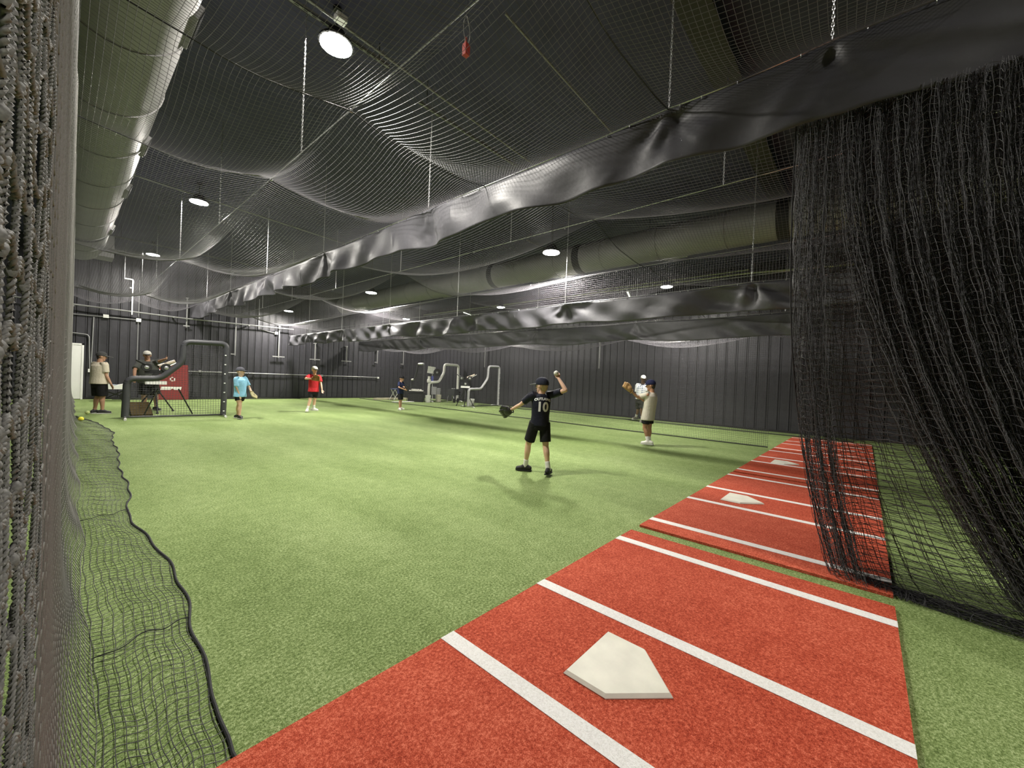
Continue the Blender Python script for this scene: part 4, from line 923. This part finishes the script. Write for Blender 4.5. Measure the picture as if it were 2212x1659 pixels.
    Q.rings([(neck-spine*0.012*H, Rs*0.045*H, Fs*0.04*H), (neck-spine*0.035*H, Rs*0.085*H, Fs*0.055*H), (chest+spine*0.06*H, Rs*0.108*H*sb, Fs*0.070*H*sb), (chest, Rs*0.106*H*sb, Fs*0.076*H*sb), (waist, Rs*0.100*H*sb, Fs*0.078*H*sb), (hemc, R*0.108*H*sb, F*0.086*H*sb)])
    for sh, e in ((shl, ell), (shr, elr)):
        d = (e-sh).normalized(); se = sh.lerp(e, sleeve*1.35); a1 = d.cross(UP if abs(d.z) < 0.9 else F).normalized(); a2 = d.cross(a1)
        Q.rings([(sh-d*0.02*H-(sh-neck)*0.25, a1*0.040*H*bl_, a2*0.040*H*bl_), (sh+d*0.01*H, a1*0.041*H*bl_, a2*0.041*H*bl_), (se, a1*0.039*H*bl_*shirt_w, a2*0.039*H*bl_*shirt_w)], 16)
    shirt = link('shirt', Q.mesh('shirt', vox*1.15, 3), shirt_m, body)
    # shorts
    Q = Solid(); hz_ = shorts_hem*H
    Q.rings([(pel+UP*0.06*H, R*0.086*H*b, F*0.064*H*b), (pel, R*0.096*H*b, F*0.072*H*b), (pel-UP*0.035*H, R*0.094*H*b, F*0.072*H*b), (pel-UP*0.062*H, R*0.080*H*b, F*0.066*H*b)])
    for hp, k, a in ((hpl, kl, al), (hpr, kr, ar)):
        if hz_ > k.z: e = hp.lerp(k, (hp.z-hz_)/(hp.z-k.z))
        else: e = k.lerp(a, (k.z-hz_)/(k.z-a.z))
        d = (e-hp).normalized(); a1 = (R-d*R.dot(d)).normalized(); a2 = d.cross(a1)
        Q.rings([(hp+UP*0.02*H, a1*0.056*H*b, a2*0.062*H*b), (e, a1*0.056*H*b, a2*0.060*H*b)], 18)
    link('shorts', Q.mesh('shorts', vox*1.15, 2), shorts_m, body)
    # socks and shoes
    for a, f, k in ((al, fl_, kl), (ar, fr_, kr)):
        if sock_m:
            q = Solid(); d = (k-a).normalized(); top = a+d*0.075*H; a1 = (R-d*R.dot(d)).normalized(); a2 = d.cross(a1)
            q.rings([(a-d*0.02*H, a1*0.026*H, a2*0.026*H), (top, a1*0.0262*H*bl_, a2*0.0262*H*bl_)], 14); link('sock', q.mesh('sock', vox*0.9, 2), sock_m, body)
        g = Vector((a.x, a.y, a.z-ah)); rt = f.cross(UP); q = Solid(); fo = 0.155*H*0.97
        he = g-f*0.045*H
        q.hull(np.concatenate([np.array(he+UP*0.030*H)+ICO*np.array([1, 1, 1])*0.024*H, np.array(g+UP*0.052*H)+ICO*0.024*H, np.array(g+f*0.04*H+UP*0.030*H)+ICO*0.024*H]))
        q.hull(np.concatenate([np.array(g+f*0.03*H+UP*0.030*H)+ICO*0.025*H, np.array(g+f*0.085*H+rt*0.006*H+UP*0.022*H)+ICO*0.020*H, np.array(g+f*0.085*H-rt*0.008*H+UP*0.020*H)+ICO*0.018*H]))
        so = link('shoe', q.mesh('shoe', vox*0.9, 2), shoe_m, body)
        out = [(-0.068, -0.018), (-0.062, -0.024), (0.0, -0.025), (0.06, -0.032), (0.095, -0.024), (0.108, -0.004), (0.10, 0.016), (0.06, 0.029), (0.0, 0.024), (-0.062, 0.024), (-0.068, 0.018)]
        Ms = Matrix(((f.x, rt.x, 0, g.x), (f.y, rt.y, 0, g.y), (f.z, rt.z, 1, g.z), (0, 0, 0, 1)))
        me = MB().prism([(x*H, -y*H) for x, y in out], 0.001, 0.012*H, Ms).mesh('sole'); bm = bmesh.new(); bm.from_mesh(me); bmesh.ops.recalc_face_normals(bm, faces=bm.faces); bm.to_mesh(me); bm.free()
        link('sole', me, mat('shoe_sole', (0.55, 0.55, 0.52), 0.6) if shoe_m is not M_RUBBER else M_RUBBER, so)
    # cap
    if cap_m:
        cu = hu; q = Solid(); cc = hc+hu*hh*0.16
        q.rings([(cc-hu*hh*0.08-HFt*hd*0.04, HRt*hw*1.14, HFt*hd*1.10), (cc+hu*hh*0.06, HRt*hw*1.17, HFt*hd*1.12), (cc+hu*hh*0.20, HRt*hw*1.10, HFt*hd*1.06), (cc+hu*hh*0.33, HRt*hw*0.92, HFt*hd*0.86), (cc+hu*hh*0.42, HRt*hw*0.62, HFt*hd*0.56), (cc+hu*hh*0.455, HRt*hw*0.25, HFt*hd*0.22)], 22)
        cap = link('cap', q.mesh('cap', vox*0.9, 3), cap_m, body)
        th = np.linspace(-1.25, 1.25, 13); inner = []; outer = []
        for t in th:
            inner.append(hc+hu*hh*0.155+HFt*hd*1.02*math.cos(t)+HRt*hw*1.05*math.sin(t))
            ext = 0.58*hh*max(0.0, math.cos(t*1.15)); outer.append(hc+hu*hh*(0.145-0.10*math.cos(t)**2)+HFt*(hd*1.02*math.cos(t)+ext)+HRt*hw*1.02*math.sin(t))
        V = [tuple(p) for p in inner+outer]+[tuple(p+hu*0.009) for p in inner+outer]; n = 13; F_ = []
        for i in range(n-1):
            F_ += [(i, i+1, n+i+1, n+i), (2*n+i+1, 2*n+i, 3*n+i, 3*n+i+1), (n+i, n+i+1, 3*n+i+1, 3*n+i), (i+1, i, 2*n+i, 2*n+i+1)]
        MB().add(V, F_).obj('brim', brim_m or cap_m, cap, True)
        MB().ball(tuple(cc+hu*hh*0.45), 0.008*s, 8, 5).obj('button', cap_m, cap)
    if hair_m:
        q = Solid(); q.hull(np.concatenate([np.array(hc-HFt*hd*0.32+hu*hh*0.02)+ICO*hw*0.86, np.array(hc-HFt*hd*0.38-hu*hh*0.17)+ICO*hw*0.66, np.array(hc-HFt*hd*0.1+hu*hh*0.2)+ICO*hw*0.85]))
        link('hair', q.mesh('hair', vox*0.9, 2), hair_m, body)
    # glove
    if glove:
        pc, d, side, nrm = hl if glove == 'l' else hr_
        q = Solid(); gs = s*1.05 if not child else s*1.08
        q.ell(pc+d*0.03*gs, (side, nrm, d), (0.078*gs, 0.052*gs, 0.088*gs))
        for i, off in enumerate((-0.055, -0.02, 0.018, 0.052)):
            a0 = pc+side*off*gs+d*0.05*gs; a1 = a0+d*0.10*gs+side*off*0.25*gs; a2 = a1+d*0.055*gs+nrm*0.02*gs
            q.chain([a0, a1, a2], [0.027*gs, 0.026*gs, 0.021*gs])
        t0 = pc-side*0.07*gs; t1 = t0-side*0.045*gs+d*0.085*gs+nrm*0.02*gs; t2 = t1+d*0.06*gs+side*0.01*gs
        q.chain([t0, t1, t2], [0.03*gs, 0.028*gs, 0.022*gs])
        q.hull(np.concatenate([np.array(t1)+ICO*0.012*gs, np.array(t2)+ICO*0.012*gs, np.array(pc-side*0.05*gs+d*0.16*gs)+ICO*0.012*gs, np.array(pc-side*0.045*gs+d*0.08*gs)+ICO*0.015*gs]))
        g_ = link('baseball_glove', q.mesh('baseball_glove', vox*0.9, 2), glove_m, body)
        MB().tube([tuple(pc-d*0.055*gs+side*0.06*gs*math.cos(t)+nrm*0.034*gs*math.sin(t)) for t in np.linspace(0, 2*math.pi, 16)], 0.012*gs, 6).obj('wrist_strap', glove_m, g_, True)
    return dict(body=body, shirt=shirt, F=F, R=R, Rs=Rs, Fs=Fs, spine=spine, neck=neck, pel=pel, shr=shr, elr=elr, hr=hr_, hl=hl, H=H)

def cloth(n, c, r=0.8, b=(26, 0.35)): return mat(n, c, r, bump=b, spec=0.2)
BLK = cloth('black_cloth', (0.012, 0.012, 0.013)); WSOCK = cloth('white_sock', (0.72, 0.70, 0.66))
BSH = mat('black_shoe', (0.012, 0.012, 0.013), 0.5); WSH = mat('white_shoe', (0.78, 0.76, 0.70), 0.5)
pi = math.pi
# thrower in the middle, seen from behind
th_ = person('boy in a navy jersey numbered ten throwing, seen from behind', (4.78, 3.68), 1.47,
    dict(head=(1171, 834), neck=(1170.5, 848), pelvis=(1166, 916), shl=(1149, 854), shr=(1193, 851), el=(1124.5, 874), wl=(1104, 885), er=(1222, 843), wr=(1207, 818),
         kl=(1141.5, 962), kr=(1179, 965), al=(1135, 1006), ar=(1184, 1013), aloff=0.15, aroff=-0.10), pi/2+0.25, pi*0.80, 'fair_skin', cloth('navy_jersey', (0.012, 0.013, 0.024), 0.55), BLK, cloth('navy_cap', (0.018, 0.020, 0.034)), M_RUBBER, WSOCK,
    vox=0.008, shirt_hem=0.495, shorts_hem=0.335, sleeve=0.52, shirt_w=0.93, glove='l', glove_m=mat('black_glove', (0.012, 0.012, 0.012), 0.45), hair_m=mat('sandy_hair', (0.45, 0.33, 0.18), 0.6, bump=(80, 0.5)), brim_m=cloth('grey_brim', (0.16, 0.16, 0.18)),
    limb_sign=dict(el=1, er=-1, wl=1, wr=1), toes=dict(l=pi*0.95, r=pi*0.42), hand_pose=dict(r='fist'))
# lettering on the back of the jersey, pressed onto the cloth
def jersey_text(P, txt, size, up_off, font_bold, nm, sx=1.0, arc=0.0):
    cu = bpy.data.curves.new(nm, 'FONT'); cu.body = txt; cu.size = size; cu.align_x = 'CENTER'; cu.align_y = 'CENTER'; cu.offset = font_bold; cu.resolution_u = 3
    o = bpy.data.objects.new(nm+'_tmp', cu); COL.objects.link(o); dg = bpy.context.evaluated_depsgraph_get(); me = bpy.data.meshes.new_from_object(o.evaluated_get(dg)); bpy.data.objects.remove(o)
    bm = bmesh.new(); bm.from_mesh(me); bmesh.ops.triangulate(bm, faces=bm.faces); bmesh.ops.subdivide_edges(bm, edges=[e for e in bm.edges if e.calc_length() > 0.012], cuts=2, use_grid_fill=True)
    bvh = BVHTree.FromPolygons([v.co[:] for v in P['shirt'].data.vertices], [p.vertices[:] for p in P['shirt'].data.polygons])
    c0 = P['neck']-P['spine']*up_off
    for v in bm.verts:
        x, y = v.co.x*sx, v.co.y; y -= arc*x*x; w_ = c0+P['Rs']*x+P['spine']*y-P['Fs']*0.5
        hit = bvh.ray_cast(w_, P['Fs'], 1.0)
        v.co = (hit[0]-P['Fs']*0.0035) if hit[0] else (c0+P['Rs']*x+P['spine']*y-P['Fs']*0.13)
    me2 = bpy.data.meshes.new(nm); bm.to_mesh(me2); bm.free(); return link(nm, me2, mat('white_print', (0.80, 0.80, 0.80), 0.6), P['body'])
jersey_text(th_, '10', 0.195, 0.215, 0.007, 'jersey_number', 0.95)
jersey_text(th_, 'OUTLAWS', 0.051, 0.092, 0.0024, 'jersey_name', 1.0, 1.5)
bpos = th_['hr'][0]+th_['hr'][1]*0.05*0.84+th_['hr'][3]*-0.03
o = link('baseball', bme); o.location = bpos; tag(o, 'baseball gripped in the raised hand of the throwing boy', 'ball')
# boy in the long grey-tan shirt
person('boy in a long tan shirt and navy cap holding a glove out', (9.2, 3.8), 1.58,
    dict(head=(1406, 833), neck=(1409, 846), pelvis=(1400, 899), shl=(1397, 854), shr=(1413, 853), el=(1378, 859), wl=(1364, 845), er=(1400, 872), wr=(1385, 862), kl=(1394, 927), kr=(1404, 927), al=(1400, 953), ar=(1402, 953)),
    pi*0.86, pi*0.97, 'bronze_skin', cloth('tan_shirt', (0.46, 0.43, 0.36)), BLK, cloth('navy_cap2', (0.012, 0.014, 0.045)), WSH, WSOCK, shirt_hem=0.375, shorts_hem=0.325, sleeve=0.60, shirt_w=1.12, glove='l', glove_m=mat('tan_glove', (0.36, 0.22, 0.085), 0.5),
    hair_m=mat('dark_hair', (0.02, 0.015, 0.012), 0.6), limb_sign=dict(el=1, wl=-1, er=-1, wr=-1), toes=dict(l=pi*0.98, r=pi*0.9))
# boy in light blue
person('boy in a light blue shirt and grey cap walking with a glove', (3.38, 13.17), 1.47,
    dict(head=(519, 803), neck=(519.5, 813), pelvis=(518.5, 856), el=(538, 836), wl=(543.5, 847), er=(511.5, 839), wr=(518, 855), kl=(514, 874), kr=(517.5, 874), al=(513, 897), ar=(517.5, 899), aloff=0.25, aroff=-0.12),
    -0.75, -0.2, 'fair_skin', cloth('sky_blue_shirt', (0.27, 0.55, 0.78)), BLK, cloth('grey_cap', (0.10, 0.10, 0.12)), BSH, None, shirt_hem=0.425, shorts_hem=0.36, sleeve=0.66, shirt_w=1.12, glove='l', glove_m=mat('olive_glove', (0.30, 0.27, 0.12), 0.55),
    limb_sign=dict(el=-1, wl=-1, er=-1, wr=-1), toes=dict(l=-0.6, r=-1.2))
# boy in red
person('boy in a red shirt and white cap with a brown glove at his chest', (5.92, 14.6), 1.62,
    dict(head=(679.5, 800), neck=(679.5, 809.5), pelvis=(677, 847), er=(660, 818), wr=(675, 818), el=(693.5, 829), wl=(695.5, 842), kl=(679.5, 866), kr=(669.5, 866), al=(677.5, 882), ar=(664, 884), aloff=0.05, aroff=-0.1),
    -pi/2+0.28, -pi/2+0.45, 'fair_skin', cloth('red_shirt', (0.55, 0.030, 0.040)), BLK, cloth('white_cap', (0.68, 0.66, 0.58)), WSH, WSOCK, shirt_hem=0.44, shorts_hem=0.31, sleeve=0.55, shirt_w=1.05, glove='r', glove_m=mat('brown_glove', (0.33, 0.15, 0.05), 0.5),
    brim_m=cloth('black_brim', (0.02, 0.02, 0.02)), limb_sign=dict(el=-1, wl=-1, er=-1, wr=-1), toes=dict(l=-0.5, r=-pi/2-0.2))
# boy in navy
person('boy in a navy shirt and black cap standing by the divider net', (9.3, 14.25), 1.43,
    dict(head=(867.5, 818), neck=(866.2, 825), pelvis=(865, 849), el=(871, 836), wl=(876.5, 837), er=(861.8, 837), wr=(873, 841), kl=(865.5, 866), kr=(863.5, 866), al=(866, 880.5), ar=(863, 882)),
    -0.5, -0.35, 'tan_skin', cloth('navy_shirt', (0.018, 0.024, 0.065)), BLK, cloth('black_cap', (0.012, 0.012, 0.014)), WSH, None, shirt_hem=0.47, shorts_hem=0.30, sleeve=0.6, shirt_w=1.05, glove='l', glove_m=mat('black_glove', (0.012, 0.012, 0.012), 0.45),
    limb_sign=dict(el=-1, wl=-1, er=-1, wr=-1), toes=dict(l=-0.3, r=-1.2))
# man in cream
person('man in a cream shirt and dark cap standing at the far left', (0.80, 16.0), 1.75,
    dict(head=(219, 770.5), neck=(215.5, 781), pelvis=(214, 828), er=(229, 812), wr=(239.5, 829), el=(207, 812), wl=(216, 828), kl=(209, 862), kr=(219.5, 862), al=(204, 888), ar=(221, 888), aloff=0.10, aroff=-0.05),
    0.55, 0.10, 'tan_skin', cloth('cream_shirt', (0.60, 0.54, 0.43)), BLK, cloth('charcoal_cap', (0.055, 0.055, 0.055)), BSH, None, shirt_hem=0.475, shorts_hem=0.285, sleeve=0.58, bulk=1.18, shirt_w=1.06,
    hair_m=mat('dark_hair', (0.02, 0.015, 0.012), 0.6), brim_m=cloth('grey_brim2', (0.14, 0.14, 0.13)), limb_sign=dict(el=1, wl=1, er=-1, wr=-1), toes=dict(l=0.9, r=0.05))
# man in the dark shirt, pointing over the machine
person('man in a dark grey shirt and white cap pointing to the right', (1.95, 16.75), 1.84,
    dict(head=(318, 768), neck=(318.5, 779), pelvis=(322, 829), shr=(304, 785), shl=(333, 784), er=(291, 799), wr=(290.5, 815), el=(346, 780), wl=(357, 775.5), kl=(336, 862), kr=(311, 862), al=(337, 881), ar=(312, 880), aloff=0.0, aroff=0.05),
    -pi/2+0.1, -pi/2+0.05, 'tan_skin', cloth('charcoal_shirt', (0.070, 0.074, 0.066)), BLK, cloth('white_cap2', (0.66, 0.64, 0.58)), BSH, None, shirt_hem=0.46, shorts_hem=0.27, sleeve=0.62, bulk=1.30, shirt_w=1.05,
    brim_m=cloth('black_brim', (0.02, 0.02, 0.02)), limb_sign=dict(el=-1, wl=-1, er=-1, wr=-1), toes=dict(l=-1.0, r=-2.0), hand_pose=dict(l='point'))
# man in the white checked shirt, half hidden by the boy in tan
m = mat('checked_white_shirt', (0.80, 0.80, 0.80), 0.8)
nt = m.node_tree; bs = nt.nodes['Principled BSDF']; tc = nt.nodes.new('ShaderNodeTexCoord')
vo = nt.nodes.new('ShaderNodeTexVoronoi'); vo.inputs['Scale'].default_value = 13; vo.inputs['Randomness'].default_value = 0.0; nt.links.new(tc.outputs['Object'], vo.inputs['Vector'])
crn = nt.nodes.new('ShaderNodeValToRGB'); crn.color_ramp.elements[0].position = 0.30; crn.color_ramp.elements[0].color = (0.16, 0.20, 0.30, 1); crn.color_ramp.elements[1].position = 0.42; crn.color_ramp.elements[1].color = (0.72, 0.73, 0.75, 1)
nt.links.new(vo.outputs['Distance'], crn.inputs[0]); nt.links.new(crn.outputs[0], bs.inputs['Base Color'])
person('man in a white checked shirt and white cap walking behind the boy in tan', (14.9, 6.45), 1.86,
    dict(head=(1389.5, 818.5), neck=(1388.5, 828.5), pelvis=(1384, 866), er=(1375, 849), wr=(1381, 862), el=(1400, 848), wl=(1396, 862), kl=(1386, 889), kr=(1379, 889), al=(1387, 907), ar=(1374, 901), aloff=0.0, aroff=0.35),
    -pi/2-0.25, -pi/2+0.1, 'brown_skin', m, cloth('olive_shorts', (0.035, 0.035, 0.03)), cloth('bright_white_cap', (0.80, 0.80, 0.78)), mat('grey_shoe', (0.30, 0.28, 0.24), 0.6), WSOCK, shirt_hem=0.475, shorts_hem=0.29, sleeve=0.66, bulk=1.06, shirt_w=1.04,
    limb_sign=dict(el=-1, wl=-1, er=-1, wr=-1), toes=dict(l=-1.9, r=-2.4))
